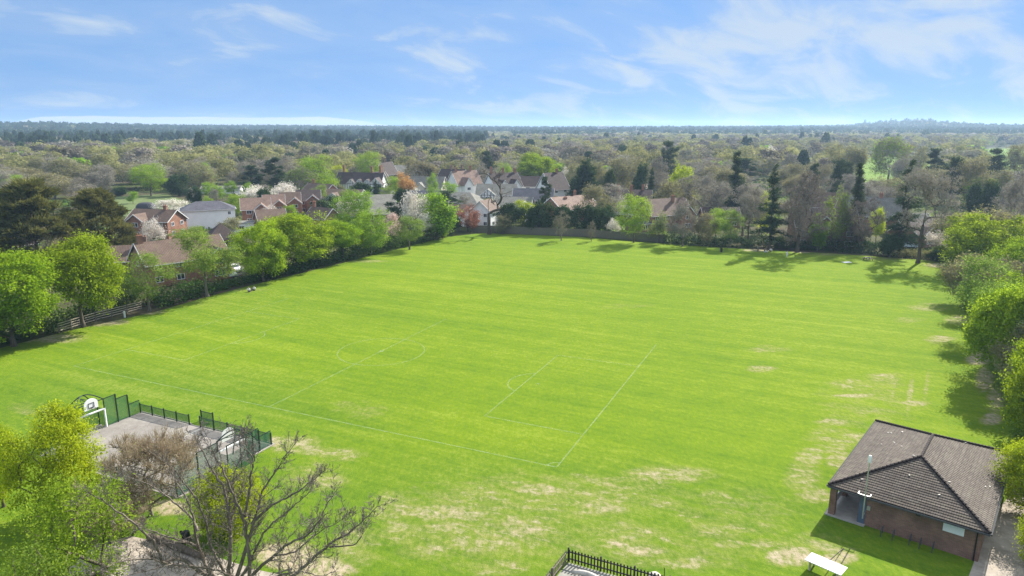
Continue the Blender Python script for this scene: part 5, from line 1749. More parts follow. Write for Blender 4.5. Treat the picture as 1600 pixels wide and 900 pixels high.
# left row along the field
T('lime', 22, 541, 400, 138, 'round bright green lime tree at the left edge of the photo', rz=1.0)
T('lime', 131, 511, 373, 116, 'big round bright green lime tree rising through the rail fence', rz=2.2)
T('green', 234, 486, 397, 82, 'loose grey green tree with a pale leaning trunk')
T('green', 324, 463, 360, 98, 'open leafy tree with a dark trunk before the big brick house')
T('lime', 412, 439, 343, 80, 'dense round lime tree right of the parked white cars')
T('lime', 472, 421, 333, 100, 'widest lime tree in the row right of the white cars')
T('lime', 536, 406, 345, 64, 'small round lime tree between the wide one and the yellowish one')
T('spring', 580, 398, 327, 62, 'yellowish green tree with one thin trunk left of the blossoms')
T('green', 640, 390, 338, 52, 'dull green tree in front of the white blossom')
T('blossom', 652, 378, 298, 44, 'tall white blossom tree at the field corner')
T('blossom', 668, 376, 335, 36, 'lower white blossom bush at the foot of the tall blossom tree', var=1)
T('limesm', 684, 374, 296, 50, 'bright green tree leaning beside the white blossom', var=0)
T('lime', 692, 373, 318, 30, 'narrow bright green tree at the top corner of the field', var=2)
T('pinewide', 628, 362, 297, 50, 'dark spreading pine behind the white blossom')
T('pink', 610, 376, 334, 34, 'pale pink blossom tree beside the yellowish green tree')
T('spring', 556, 372, 296, 62, 'yellow green crown behind the row of lime trees')
T('pine', 700, 343, 299, 42, 'grey green pine left of the copper tree')
T('copper', 731, 362, 321, 38, 'copper red tree at the left end of the board fence')
T('everg', 708, 364, 338, 26, 'dark evergreen bush left of the copper tree')
T('openlimbs', 764, 366, 258, 62, 'tall bare tree with open upright limbs behind the board fence', rz=.4)
T('olive', 785, 366, 332, 30, 'small budding tree right of the tall open limbed tree')
# left back
T('cypress', 62, 412, 277, 150, 'huge dark spreading cypress at the left, taller of two', rz=.4)
T('cypress', 158, 398, 290, 116, 'huge dark spreading cypress on the right of the pair', rz=2.0)
T('olive', 74, 418, 350, 60, 'grey olive bush tree between the cypress and the lime tree')
T('blossom', 243, 398, 342, 36, 'thin white blossom tree before the house with orange gable')
T('blossom', 10, 372, 318, 34, 'white blossom tree at the left edge beside the cypress')
T('blossom', 272, 336, 312, 52, 'low white blossom on the allotment before the white house')
T('blossom', 402, 324, 291, 58, 'wide white blossom tree behind the brick terrace')
T('blossom', 442, 318, 279, 46, 'cream white blossom tree right behind the brick terrace')
T('green', 296, 385, 355, 60, 'pale green bushy tree before the white slate roofed house')
T('olive', 360, 372, 340, 40, 'olive bush below the flat roofed garage')
T('everg', 520, 336, 304, 36, 'dark evergreen right of the long brick house')
T('everg', 500, 338, 312, 30, 'rounded dark evergreen behind the lime trees')
T('conifer', 588, 330, 284, 22, 'pointed dark conifer beside the half timbered house')
T('everg', 566, 316, 286, 34, 'dark evergreens before the half timbered house')
T('spring', 614, 310, 276, 34, 'yellow green tree right of the half timbered house')
T('orange', 635, 312, 264, 26, 'orange leaved tree among the grey roofs')
T('spring', 677, 312, 270, 18, 'small yellow green tree left of the brown gabled house')
T('olive', 655, 298, 248, 60, 'wide budding tree behind the orange tree')
T('spring', 576, 292, 236, 40, 'pale green crown behind the half timbered house')
T('yellow', 530, 292, 258, 30, 'light yellow green tree at the left of the half timbered house')
T('spring', 500, 308, 243, 56, 'tall yellow green tree left of the half timbered house')
T('budding', 474, 312, 262, 50, 'budding yellow green tree behind the cream blossom')
T('pine', 433, 305, 246, 40, 'dark rounded pine behind the white blossoms')
T('pine', 393, 302, 258, 36, 'darker ragged pine left of the rounded pine')
T('olive', 318, 300, 252, 48, 'budding tree with a yellow crown over the long white building')
T('spring', 322, 298, 254, 30, 'yellow green crown above the long low white building')
T('spring', 236, 306, 256, 52, 'olive yellow tree left of the long low white building')
T('everg', 280, 306, 270, 36, 'dark evergreen left of the long low white building')
T('everg', 188, 306, 292, 24, 'small round dark evergreen on the allotment edge')
T('spring', 208, 318, 299, 18, 'small bright bush on the allotment lawn')
T('bare', 166, 308, 258, 40, 'bare tree at the edge of the allotment lawn')
# behind the far fence
for i, (px, yb, yt, w, lb) in enumerate([(795, 363, 319, 38, 'dark clipped evergreen at the left end of the evergreen row'), (822, 364, 322, 38, 'dark evergreen second in the evergreen row under the yellow bush'),
                                         (850, 364, 316, 42, 'dark evergreen in the row behind the board fence, under the domed tree'), (882, 365, 322, 40, 'dark evergreen behind the small bare tree at the fence'),
                                         (912, 366, 317, 42, 'dark evergreen in the row below the pink roofed bungalow'), (942, 366, 322, 38, 'dark evergreen at the right end of the evergreen row')]):
    T('everg', px, yb, yt, w, lb, 'evergreen row behind the board fence')
T('yellow', 818, 352, 312, 34, 'bright yellow bush tree above the evergreen row')
T('pine', 852, 340, 276, 22, 'thin dark pine in front of the long white house')
T('lime', 838, 297, 241, 64, 'bright green domed tree above the white houses', var=1)
T('evergcone', 913, 322, 255, 46, 'tall rounded green conifer right of the domed tree')
T('evergcone', 952, 332, 268, 28, 'dark pointed cypress behind the pink roofed bungalow')
T('olive', 935, 318, 248, 52, 'budding tree between the two green conifers')
T('pinewide', 762, 290, 237, 34, 'flat topped dark pine behind the white houses')
T('bare', 764, 304, 256, 48, 'bare dark crown behind the tall white timbered house')
T('spring', 790, 300, 254, 24, 'pale green tree between the white houses')
T('blossom', 882, 294, 262, 22, 'cream blossom tree right of the domed tree')
T('baresmall', 877, 376, 329, 26, 'small bare brown tree standing before the board fence')
T('baresmall', 924, 377, 344, 15, 'tiny bare tree at the end of the evergreen row')
T('spring', 990, 379, 304, 52, 'green birch like tree before the board fence')
T('budding', 1027, 379, 329, 34, 'yellow green budding tree right of the green one at the fence')
T('blossom', 958, 372, 342, 22, 'pale blossom bush behind the board fence')
T('bare', 1066, 385, 316, 54, 'grey bare tree before the shaded hedge')
T('olive', 1103, 384, 333, 36, 'budding tree right of the grey bare tree at the hedge')
T('green', 1140, 387, 328, 48, 'round dull green tree before the shaded hedge')
T('spring', 1118, 372, 326, 40, 'fresh green bush tree behind the shaded hedge')
T('bare', 1160, 368, 288, 70, 'pinkish bare tree left of the tall ragged conifer')
T('baretall', 1168, 383, 300, 46, 'bare tree with two dark trunks behind the hedge')
T('bare', 1095, 352, 272, 76, 'wide grey bare tree above the brick house')
T('yellow', 1062, 330, 258, 36, 'bright yellow green tree above the brick house')
T('conifer', 1147, 345, 236, 42, 'tall dark pointed conifer above the bare trees')
T('raggedconifer', 1202, 390, 259, 50, 'tall ragged conifer leaning over the clipped hedge')
T('yellow', 1186, 366, 300, 30, 'yellow flowering tree behind the ragged conifer')
T('baredark', 1246, 394, 252, 84, 'very tall dark bare tree before the clipped hedge')
T('limesm', 1277, 393, 331, 27, 'small fresh green tree before the shaded brick gable', var=1)
T('budding', 1303, 390, 297, 44, 'tall thin yellow green tree beside the brick gable')
T('conifer', 1331, 384, 255, 34, 'tall slender dark conifer behind the shaded hedge')
T('baredark', 1344, 394, 305, 60, 'dark tangled bare tree below the slender conifer')
T('yellow', 1368, 380, 325, 24, 'yellow flowering bush tree below the pale grey roof')
T('raggedconifer', 1404, 396, 252, 60, 'tall ragged dark conifer left of the boundary bare tree', var=1)
T('baretall', 1434, 411, 262, 92, 'big bare tree with a thick trunk at the right field corner', rz=.8, var=0)
T('blossom', 1470, 396, 352, 44, 'pale blossom tree right of the thick trunked bare tree')
T('everg', 1390, 402, 370, 36, 'dark evergreen bush before the ragged conifer')
T('everg', 1462, 408, 388, 26, 'low dark evergreen bush right of the thick trunked tree')
# right boundary
T('lime', 1530, 432, 333, 122, 'big bright green tree at the top of the right boundary', rz=.5)
T('lime', 1590, 470, 368, 90, 'bright green tree behind the big one on the right boundary', var=2)
T('olive', 1540, 492, 402, 104, 'brownish budding tree leaning over the right side of the field')
T('green', 1612, 520, 430, 110, 'grey green tree at the right edge of the photo')
T('green', 1614, 572, 446, 120, 'leafy green tree at the right edge above the sandy patches')
T('olive', 1622, 612, 490, 96, 'olive budding tree low on the right edge')
T('lime', 1632, 668, 536, 112, 'bright green tree at the right edge behind the pavilion', rz=2.5)
T('olive', 1560, 420, 325, 110, 'wide olive budding tree behind the big bright green tree')
T('green', 1532, 525, 402, 110, 'grey green tree with its shadow on the sandy patches')
T('lime', 1572, 600, 448, 116, 'fresh green tree in the middle of the right boundary', var=1)
T('green', 1560, 566, 440, 96, 'dull green tree between two brighter ones on the right boundary', var=2)
T('lime', 1634, 700, 540, 130, 'fresh green tree at the near end of the right boundary', var=0)
T('green', 1604, 486, 392, 120, 'tall grey green tree filling the gap below the two bright ones', var=1)
T('lime', 1606, 545, 432, 120, 'bright green tree just outside the sandy patches on the right', var=2)
T('olive', 1600, 625, 500, 100, 'brownish tree between the bright ones low on the right edge', var=1)
T('olive', 1512, 474, 398, 80, 'low brownish tree reaching out over the field at the right', var=2)
T('olive', 1500, 404, 330, 90, 'yellow olive tree behind the dirt corner on the right')
T('bare', 1592, 396, 272, 70, 'bare tree high at the right edge')
T('yellownear', 1626, 812, 690, 124, 'yellow green tree hanging over the pavilion roof', rz=1.2)
T('yellownear', 1632, 890, 790, 90, 'yellow green bush at the bottom right corner', var=1)
# farther landmarks on the right
T('olive', 1318, 292, 224, 66, 'broad budding tree standing at the meadow edge')
T('budding', 1386, 290, 214, 54, 'tall budding trees left of the dark leaning pine, nearest the meadow')
T('olive', 1418, 288, 218, 50, 'tall budding tree right beside the dark leaning pine')
T('pine', 1455, 300, 233, 32, 'dark leaning pine with a layered crown at the meadow')
T('pinewide', 1484, 320, 248, 46, 'flat dark pine right of the layered pine')
T('olive', 1512, 322, 243, 60, 'large yellowish budding tree at the right meadow')
T('pinewide', 1550, 300, 234, 46, 'dark round evergreen tree by the right meadow')
T('olive', 1588, 290, 226, 50, 'budding tree in front of the far right meadow')
T('everg', 1543, 345, 284, 28, 'dark round evergreen left of the right edge')
T('everg', 1518, 345, 288, 22, 'small dark evergreen left of the round one')
T('pinewide', 1308, 325, 252, 44, 'grey green spreading pine right of the dark bare tree')
T('pine', 1266, 330, 256, 22, 'small dark pine behind the very tall bare tree')
T('blossom', 1200, 266, 229, 28, 'pale blossom crown far off above the ragged conifer')
T('pinewide', 1040, 292, 222, 40, 'dark cedar like pine in the distant trees')
T('everg', 1000, 322, 250, 22, 'green evergreen at the left of the bare trees')
T('conifer', 1016, 326, 264, 18, 'narrow dark conifer beside the small orange gable')
T('bare', 1030, 318, 246, 44, 'bare rounded tree left of the bright yellow green tree')
T('olive', 975, 318, 240, 56, 'budding tree behind the dark pointed cypress')
T('bushspring', 1470, 404, 385, 28, 'round pale shrub beside the dirt at the right corner')
T('bushspring', 1225, 384, 366, 18, 'round pale bush behind the clipped hedge')
T('bush', 800, 334, 320, 24, 'round clipped shrub between the white houses')

# foreground, lower left
T('yellownear', 96, 812, 641, 128, 'bright yellow green tree beside the left basketball goal', rz=.3)
T('yellownear', 6, 792, 655, 70, 'yellow green bush tree at the left edge in the foreground', rz=2.0, var=1)
T('yellownear', 368, 838, 735, 112, 'yellow green shrub seen through the bare tree', var=1, name='shrub', cat='shrub')
PROTO_NEAR = {}


def special(kind_key, gen, leafm, barkm, loc, rz, label, leafm2=None, name='tree', cat='tree', smooth=True):
    tm, cm, wh = proto(kind_key, gen, leafm, barkm, leafm2)
    t = empty(name, loc, rz, label, cat)
    np_obj('trunk', tm, t); np_obj('crown', cm, t)
    TREE_SPOTS.append((loc[0], loc[1], wh[0] / 2))
    return t


p = at_y(94, 830, 34.5)
special('nearleafy', lambda: broad(901, 11.6, 6.2, 2.6, 190, 62, .44, .15, 11, .22, .42, 1, lean=(.02, .03), twigs=2500), 'spring', 'bark', (p.x, 34.5, 0), .6,
        'loose light green tree with a dark ivy clad trunk in the foreground')
p = at_y(10, 860, 29.5)
special('nearleafy2', lambda: broad(905, 10.5, 8.5, 2.0, 260, 110, .48, .145, 10, .2, .4, 1, twigs=1500), 'green', 'bark', (p.x, 29.5, 0), 2.6,
        'green leafy tree filling the bottom left corner')
p = at(236, 806)
special('brownbush', lambda: bare(910, 6.9, 8.2, .5, 240, 4200, 12000, .95, .034, .6, .026, .13, leafn=3, size=.14, lobes=8, thr=.04, trunk_top=.4, cut=.02, up=.9, buds=8, bsize=.12), 'twig_warm', 'bark_grey', (p.x, p.y, 0), 1.0,
        'brown budding shrub like tree in front of the ball court', 'olive')
p = at(172, 850)
special('brownbush2', lambda: bare(912, 5.2, 6.4, .5, 170, 2200, 6500, .8, .034, .5, .026, .12, leafn=9, size=.14, lobes=8, thr=.04, trunk_top=.4, cut=.02, up=.8, buds=8, bsize=.12), 'twig_warm', 'bark_grey', (p.x, p.y, 0), 2.0,
        'mixed brown and green thicket below the brown shrub like tree', 'spring')


# the big bare tree in front: limbs followed one by one
def big_bare():
    def q(cx, cy): return 150 + cx * .28125, 660 + cy * .28125
    Y0 = 37.0
    base = at_y(352, 1000, Y0); base = Vector((base.x, Y0, 0))
    fork = at_y(*q(760, 905), Y0)
    L = [  # crop pixels along each limb and the limb's end depth relative to the trunk
        ([(600, 840), (480, 760), (375, 770), (330, 680), (220, 570), (100, 480), (0, 410), (-40, 395)], -2.5, .15),
        ([(480, 790), (375, 780), (300, 760), (170, 765), (60, 800), (-20, 840)], -4.5, .09),
        ([(640, 853), (570, 700), (480, 660), (370, 625), (290, 595), (240, 590)], 2.0, .13),
        ([(660, 860), (580, 730), (540, 540), (500, 420), (430, 300), (400, 225)], 1.2, .13),
        ([(560, 600), (540, 540), (430, 440), (300, 350), (200, 310), (150, 300)], 2.8, .09),
        ([(740, 853), (750, 640), (735, 520), (710, 370), (650, 280), (600, 170), (555, 95)], .3, .16),
        ([(700, 800), (640, 700), (610, 560), (560, 430), (500, 350), (440, 270), (350, 195)], -.8, .11),
        ([(752, 640), (745, 560), (770, 450), (760, 350), (780, 250), (832, 130), (835, 70)], 1.6, .10),
        ([(850, 853), (840, 650), (820, 540), (780, 440), (740, 350), (700, 260), (660, 190), (630, 95)], -.6, .15),
        ([(840, 680), (880, 540), (910, 440), (930, 370), (1000, 270), (1050, 190), (1105, 120)], 1.0, .13),
        ([(870, 560), (980, 460), (1070, 410), (1160, 360), (1230, 300), (1250, 280)], -.6, .09),
        ([(850, 790), (900, 680), (960, 580), (1030, 520), (1130, 440), (1190, 380), (1215, 325)], 2.2, .10),
        ([(870, 840), (1000, 730), (1060, 680), (1170, 625), (1230, 560), (1300, 430), (1335, 380)], -1.8, .13),
        ([(940, 900), (1090, 853), (1180, 780), (1260, 710), (1330, 650), (1420, 600), (1510, 520), (1565, 465)], -2.8, .15),
        ([(1300, 690), (1430, 680), (1480, 620), (1492, 585)], -3.0, .06),
        ([(825, 520), (850, 400), (860, 290), (870, 200), (800, 110), (780, 60)], -1.6, .09),
        ([(1000, 735), (1100, 720), (1200, 640), (1290, 580), (1370, 540), (1400, 500)], .8, .07),
        ([(780, 880), (700, 830), (560, 800), (430, 790), (300, 820), (180, 850), (60, 880)], -5.5, .09),
        ([(900, 890), (1010, 850), (1130, 830), (1240, 850), (1330, 830)], -5.0, .08),
    ]
    rg = np.random.default_rng(77)
    tk = MB()
    tk.tube([base, base.lerp(fork, .25) + Vector((.05, 0, 0)), base.lerp(fork, .7), fork, fork + Vector((0, 0, .5))], [.62, .48, .44, .42, .30], 12)
    tw = []
    fine = MB()

    def grow(a, d, L_, r, lvl):
        """a twisting side branch that keeps turning up to the light"""
        n_ = max(4, int(L_ / .28))
        pts = [np.array(a)]; dd = d.copy()
        for i in range(n_):
            dd = unit(dd + rg.normal(scale=.20, size=3) + np.array([0, 0, .07]))
            pts.append(pts[-1] + dd * L_ / n_)
        rad = [max(.0095, r * (1 - .85 * i / n_)) for i in range(n_ + 1)]
        (tk if r > .028 else fine).tube(pts, rad, 5 if r > .028 else 3, cap=False)
        if lvl < 3:
            for i in range(1, n_ + 1):
                for _ in range(2 if lvl else 1):
                    if rg.uniform() < (.85 if lvl < 2 else .62):
                        nd = unit(dd * .7 + rg.normal(scale=.62, size=3) + np.array([0, 0, .22]))
                        grow(pts[i], nd, L_ * rg.uniform(.28, .6) * (1 - .3 * i / n_), max(.0095, rad[i] * .62), lvl + 1)

    for pts, de, r in L:
        P = [at_y(*q(*c), Y0 + de * (k / (len(pts) - 1))) for k, c in enumerate(pts)]
        if min((P[0] - fork).length, 9) < 3.2: P = [fork - Vector((0, 0, .3))] + P
        # resample smoothly with a little twist
        pp = np.array([tuple(v_) for v_ in P]); m = (len(pp) - 1) * 5
        tt = np.linspace(0, len(pp) - 1, m + 1)
        def cr(t_):
            i = min(int(t_), len(pp) - 2); u = t_ - i
            p0, p1, p2, p3 = pp[max(i - 1, 0)], pp[i], pp[i + 1], pp[min(i + 2, len(pp) - 1)]
            return .5 * ((2 * p1) + (p2 - p0) * u + (2 * p0 - 5 * p1 + 4 * p2 - p3) * u * u + (-p0 + 3 * p1 - 3 * p2 + p3) * u ** 3)
        S = np.array([cr(t_) for t_ in tt]) + rg.normal(scale=.025, size=(m + 1, 3))
        rad = [max(.016, r * (1 - .9 * (i / m) ** .85)) for i in range(m + 1)]
        tk.tube(S, rad, 8, cap=False)
        ln = np.linalg.norm(np.diff(S, axis=0), axis=1).sum()
        for i in range(int(m * .16), m + 1):
            if rg.uniform() < .85:
                d = unit(S[min(i + 1, m)] - S[max(i - 1, 0)])
                nd = unit(d * .6 + rg.normal(scale=.6, size=3) + np.array([0, 0, .3]))
                grow(S[i], nd, rg.uniform(.6, 2.1) * (1.15 - .6 * i / m), max(.009, rad[i] * .40), 1)
        grow(S[-1], unit(S[-1] - S[-2]), rg.uniform(.6, 1.0), .016, 1)
    t = empty('tree', base, 0, 'big bare tree with wide twisting limbs in the foreground', 'tree')
    o = tk.build('trunk', M['bark_brown'], t, smooth=True); o.location = -base
    o = fine.build('crown', M['bark_grey'], t); o.location = -base
    TREE_SPOTS.append((base.x, base.y, 8))


big_bare()

# ------------------------------------------------------------------ woods beyond: nearest trees one by one, the rest as one mass
rg = np.random.default_rng(11)
spots = np.array(TREE_SPOTS)


def scatter():
    out = []
    for y0, y1, step in ((215, 330, 13), (330, 520, 15.5), (520, 800, 18), (800, 1300, 21), (1300, 2100, 19), (2100, 3300, 27), (3300, 4700, 40)):
        y = y0
        while y < y1:
            hw = .78 * y + 30
            lat = 12.5 if y < 330 else 15.5 if y < 520 else 17.0 if y < 1300 else 14.0 if y < 2100 else 16 if y < 3300 else 22
            xs = np.arange(-hw, hw, lat)
            xs = xs + rg.uniform(-.5, .5, size=len(xs)) * lat
            ys = y + rg.uniform(-.5, .5, size=len(xs)) * step
            out.append(np.stack([xs, ys], 1)); y += step
    return np.concatenate(out)


pos = scatter()
X, Y = pos[:, 0], pos[:, 1]
zc = Y * CP + CH * SP
px = 800 + F * X / zc; py = 450 + F * (-Y * SP + CH * CP) / zc
keep = np.ones(len(pos))
left = px < 520; mid_ = (px >= 520) & (px < 900); rt = (px >= 900) & (px < 1250); fr = px >= 1250
keep[left & (py > 299)] = 0.0
keep[left & (py > 299) & (py < 345) & (px < 160)] = .25
keep[mid_ & (py > 296)] = 0.0
keep[mid_ & (py <= 296) & (py > 276)] = .40
keep[rt & (py > 348)] = 0; keep[rt & (py <= 348) & (py > 300)] = .35; keep[rt & (py <= 300)] = .75
keep[fr & (py > 345)] = 0; keep[fr & (py <= 345) & (py > 296)] = .30; keep[fr & (py <= 296) & (py > 238)] = .45
for (a0, a1, b0, b1) in ((1320, 1470, 244, 292), (1530, 1720, 230, 270), (150, 300, 300, 345)):
    keep[(px > a0) & (px < a1) & (py > b0) & (py < b1)] = .02
keep[Y > 800] = np.maximum(keep[Y > 800], .96)
keep[(px > 1530) & (py > 230) & (py < 270)] = .02
keep[(px > 1322) & (px < 1412) & (py > 244) & (py < 322)] = .04
keep[(px > 1425) & (px < 1450) & (py > 244) & (py < 312)] = .05
keep[(px > 1540) & (py > 230) & (py < 305)] = .04
keep[(px < -40) | (px > 1640)] *= .5
keep[(px < -120) | (px > 1720)] = 0
ok = rg.uniform(size=len(pos)) < keep
pos = pos[ok]; px = px[ok]; py = py[ok]
# stand clear of houses and surveyed trees
for sx, sy, sr in spots:
    if sy > 700: continue
    d2 = (pos[:, 0] - sx) ** 2 + (pos[:, 1] - sy) ** 2
    m_ = d2 > (sr * .75 + 2.5) ** 2
    pos = pos[m_]; px = px[m_]; py = py[m_]
N = len(pos)
X, Y = pos[:, 0], pos[:, 1]
u = rg.uniform(size=N)
patch = np.sin(X / 83 + 1.3) * np.sin(Y / 120 + .4) + .6 * np.sin(X / 31 + Y / 57)
# 0 bare, 1 olive budding, 2 dark pine, 3 fresh green
sp = np.where(u < .58, 0, np.where(u < .90, 1, np.where(u < .94, 2, 3)))
sp = np.where((patch > .8) & (rg.uniform(size=N) < .5), 1, sp)
pinezone = ((px < 760) & (Y + 150 * np.sin(X / 130 + 1) + 90 * np.sin(X / 47) + rg.normal(scale=90, size=N) > 690)) | (Y > 2000) | ((px > 800) & (Y > 1500) & (patch > -.1))
sp = np.where(pinezone & (rg.uniform(size=N) < np.where((px < 760) | (Y > 2000), .80, .72)), 2, sp)
sp = np.where((px < 300) & (Y < 640) & (rg.uniform(size=N) < .6) & (sp == 2), 0, sp)
H = np.where(sp == 2, rg.uniform(13, 19, N), np.where(sp == 3, rg.uniform(8, 13, N), rg.uniform(10.5, 16.5, N)))
H = np.where((Y < 420), H * .92, H)
W = np.where(sp == 2, rg.uniform(7, 11, N), rg.uniform(10, 17, N))
W = np.where(Y > 300, W * 1.32, W); H = np.where((Y > 320) & (sp != 2), H * 1.12, H)
W = np.where(Y > 560, W * 1.08, W); H = np.where((Y > 560) & (sp == 2), H * rg.uniform(.95, 1.4, N), H); W = np.where(Y > 1300, W * 1.25, W)
hill = (np.abs(px - 1400) < 60) & (Y > 2500)
H = np.where(hill, H * rg.uniform(.9, 1.5, N), H)

# small garden trees standing among the houses
gx = rg.uniform(300, 1000, 420); gy = rg.uniform(284, 356, 420)
gp = np.array([tuple(at(a, b_)[:2]) for a, b_ in zip(gx, gy)])
edge_ = np.interp(gx, [300, 400, 560, 690, 755, 1000], [350, 352, 352, 350, 346, 352])
gk = gy < edge_
for sx, sy, sr in spots:
    gk &= ((gp[:, 0] - sx) ** 2 + (gp[:, 1] - sy) ** 2) > (sr * 1.0 + 1.5) ** 2
gp = gp[gk]; gx = gx[gk]; gy = gy[gk]
sel_ = []
for i in range(len(gp)):
    if all(((gp[i] - gp[k]) ** 2).sum() > 36 for k in sel_): sel_.append(i)
sel_ = sel_[:96]
gp = gp[sel_]; gx = gx[sel_]; gy = gy[sel_]
gkind = rg.choice(['bare', 'olive', 'spring', 'everg', 'blossom', 'green'], size=len(gp), p=[.26, .24, .18, .14, .06, .12])
gname = {'bare': 'small bare tree', 'olive': 'small budding tree', 'spring': 'small fresh green tree', 'everg': 'small dark evergreen', 'blossom': 'small blossom tree', 'green': 'small leafy green tree'}
for q, a, k in zip(gp, gx, gkind):
    zn = 'in the gardens of the brick terrace' if a < 520 else 'in the gardens around the half timbered house' if a < 680 else 'in the gardens around the tall white houses' if a < 850 else 'in the gardens near the pink roofed bungalow'
    hh = float(rg.uniform(4.5, 8.5))
    place_tree(str(k), (q[0], q[1], 0), hh * float(rg.uniform(.7, .95)), hh, gname[k] + ' ' + zn, gname[k] + 's ' + zn)
order = np.argsort(Y)
NI = 84
ind = [i for i in order if -20 < px[i] < 1620][:NI]
zones = [(300, 'in the wood beyond the allotments and dark cypresses'), (505, 'in the wood behind the white blossoms and brick terrace'), (765, 'in the trees behind the half timbered house'),
         (960, 'in the trees behind the bright green domed tree'), (1250, 'in the trees above the brick house and tall conifers'), (9999, 'in the trees around the right hand meadow')]
looks = ['bare grey brown tree', 'budding olive tree', 'dark pine tree', 'fresh green tree']
kinds = ['bare', 'olive', 'pine', 'spring']
for i in ind:
    zn = [z for z in zones if px[i] < z[0]][0][1]
    lb = looks[sp[i]] + ' ' + zn
    place_tree(kinds[sp[i]], (X[i], Y[i], 0), float(W[i]), float(H[i]), lb, looks[sp[i]] + 's ' + zn)

rest = np.array(sorted(set(range(N)) - set(ind)))


def lod(kind, seed, n):
    """small mesh of crown elements in a unit crown: width 1, height 1"""
    r_ = np.random.default_rng(seed)
    if kind in (0, 1):
        p, o = lobes_points(r_, n, 1, .22, 1, 9, .42, .28)
        nr = unit(o * 1.0 + r_.normal(size=p.shape) * .38)
        tt = unit(np.cross(nr, r_.normal(size=p.shape))); bb = np.cross(nr, tt)
        s = r_.uniform(.030, .062, size=(len(p), 1)) * (520 / n) ** .45
        fl = r_.uniform(.5, 1.0, size=(len(p), 1))
        V = np.stack([p - tt * s, p + bb * s * fl, p + tt * s, p - bb * s * fl], 1).reshape(-1, 3)
    elif kind == 2:
        k = n
        t_ = r_.uniform(.25, 1, size=k)
        a = r_.uniform(0, 2 * PI, size=k)
        rr = .5 * np.clip(1.25 - t_, .12, .8) / .8 * np.sqrt(r_.uniform(.3, 1, size=k))
        p = np.stack([rr * np.cos(a), rr * np.sin(a), t_], 1)
        o = unit(np.stack([np.cos(a), np.sin(a), np.full(k, .35)], 1))
        nr = unit(o + r_.normal(size=p.shape) * .5)
        tt = unit(np.cross(nr, r_.normal(size=p.shape))); bb = np.cross(nr, tt)
        s = r_.uniform(.07, .14, size=(k, 1))
        V = np.stack([p - tt * s, p + bb * s * .5, p + tt * s, p - bb * s * .5], 1).reshape(-1, 3)
    else:
        p, o = lobes_points(r_, n, 1, .15, 1, 8, .42, .3)
        nr = unit(o + r_.normal(size=p.shape) * .6)
        tt = unit(np.cross(nr, r_.normal(size=p.shape))); bb = np.cross(nr, tt)
        s = r_.uniform(.05, .09, size=(len(p), 1))
        V = np.stack([p - tt * s, p + bb * s * .6, p + tt * s, p - bb * s * .6], 1).reshape(-1, 3)
    return V, np.repeat(r_.uniform(size=len(V) // 4), 4)


def mass():
    Vs = []; As = []; Ms = []
    Z = tz(X[rest], Y[rest])
    for cls, (lo, hi, n) in enumerate(((0, 430, 1400), (430, 750, 900), (750, 1300, 300), (1300, 9e9, 70))):
        for k in range(4):
            for var in range(3):
                V0, a0 = lod(k, 1000 + k * 10 + var, n)
                sel = np.where((Y[rest] >= lo) & (Y[rest] < hi) & (sp[rest] == k) & (np.arange(len(rest)) % 3 == var))[0]
                if not len(sel): continue
                r = rest[sel]
                th = rg.uniform(0, 2 * PI, size=len(r))
                c, s = np.cos(th), np.sin(th)
                sc = 1.0 if hi < 9e8 else 1.25
                wx = W[r] * sc
                x = (V0[None, :, 0] * c[:, None] - V0[None, :, 1] * s[:, None]) * wx[:, None] + X[r][:, None]
                y = (V0[None, :, 0] * s[:, None] + V0[None, :, 1] * c[:, None]) * wx[:, None] + Y[r][:, None]
                z = V0[None, :, 2] * H[r][:, None] + Z[sel][:, None]
                Vs.append(np.stack([x, y, z], -1).reshape(-1, 3))
                tr = rg.uniform(-.40, .36, size=len(r))
                As.append(np.clip(a0[None] * .6 + .2 + tr[:, None], 0, 1).ravel())
                Ms.append(np.repeat(np.where((k == 0) & (rg.uniform(size=len(r)) < .38), 4, np.where((k == 0) & (rg.uniform(size=len(r)) < .12), 5, np.where((k == 0) & (rg.uniform(size=len(r)) < .25), 1, k))), len(V0) // 4))
    V = np.concatenate(Vs); nq = len(V) // 4
    me = np_mesh('distant_woodland', V, [np.arange(nq * 4).reshape(-1, 4)], [M['twig'], M['olive'], M['pine'], M['spring'], M['twig_dark'], M['twig_grey']], {'tint': np.concatenate(As)}, np.concatenate(Ms))
    o = np_obj('distant_woodland', me)
    tag(o, 'far woods of bare, budding and dark pine trees reaching to the horizon', 'woodland', kind='stuff')
    print('mass trees', len(rest), 'quads', nq, 'individuals', len(ind), 'surveyed', len(TREE_SPOTS))


mass()


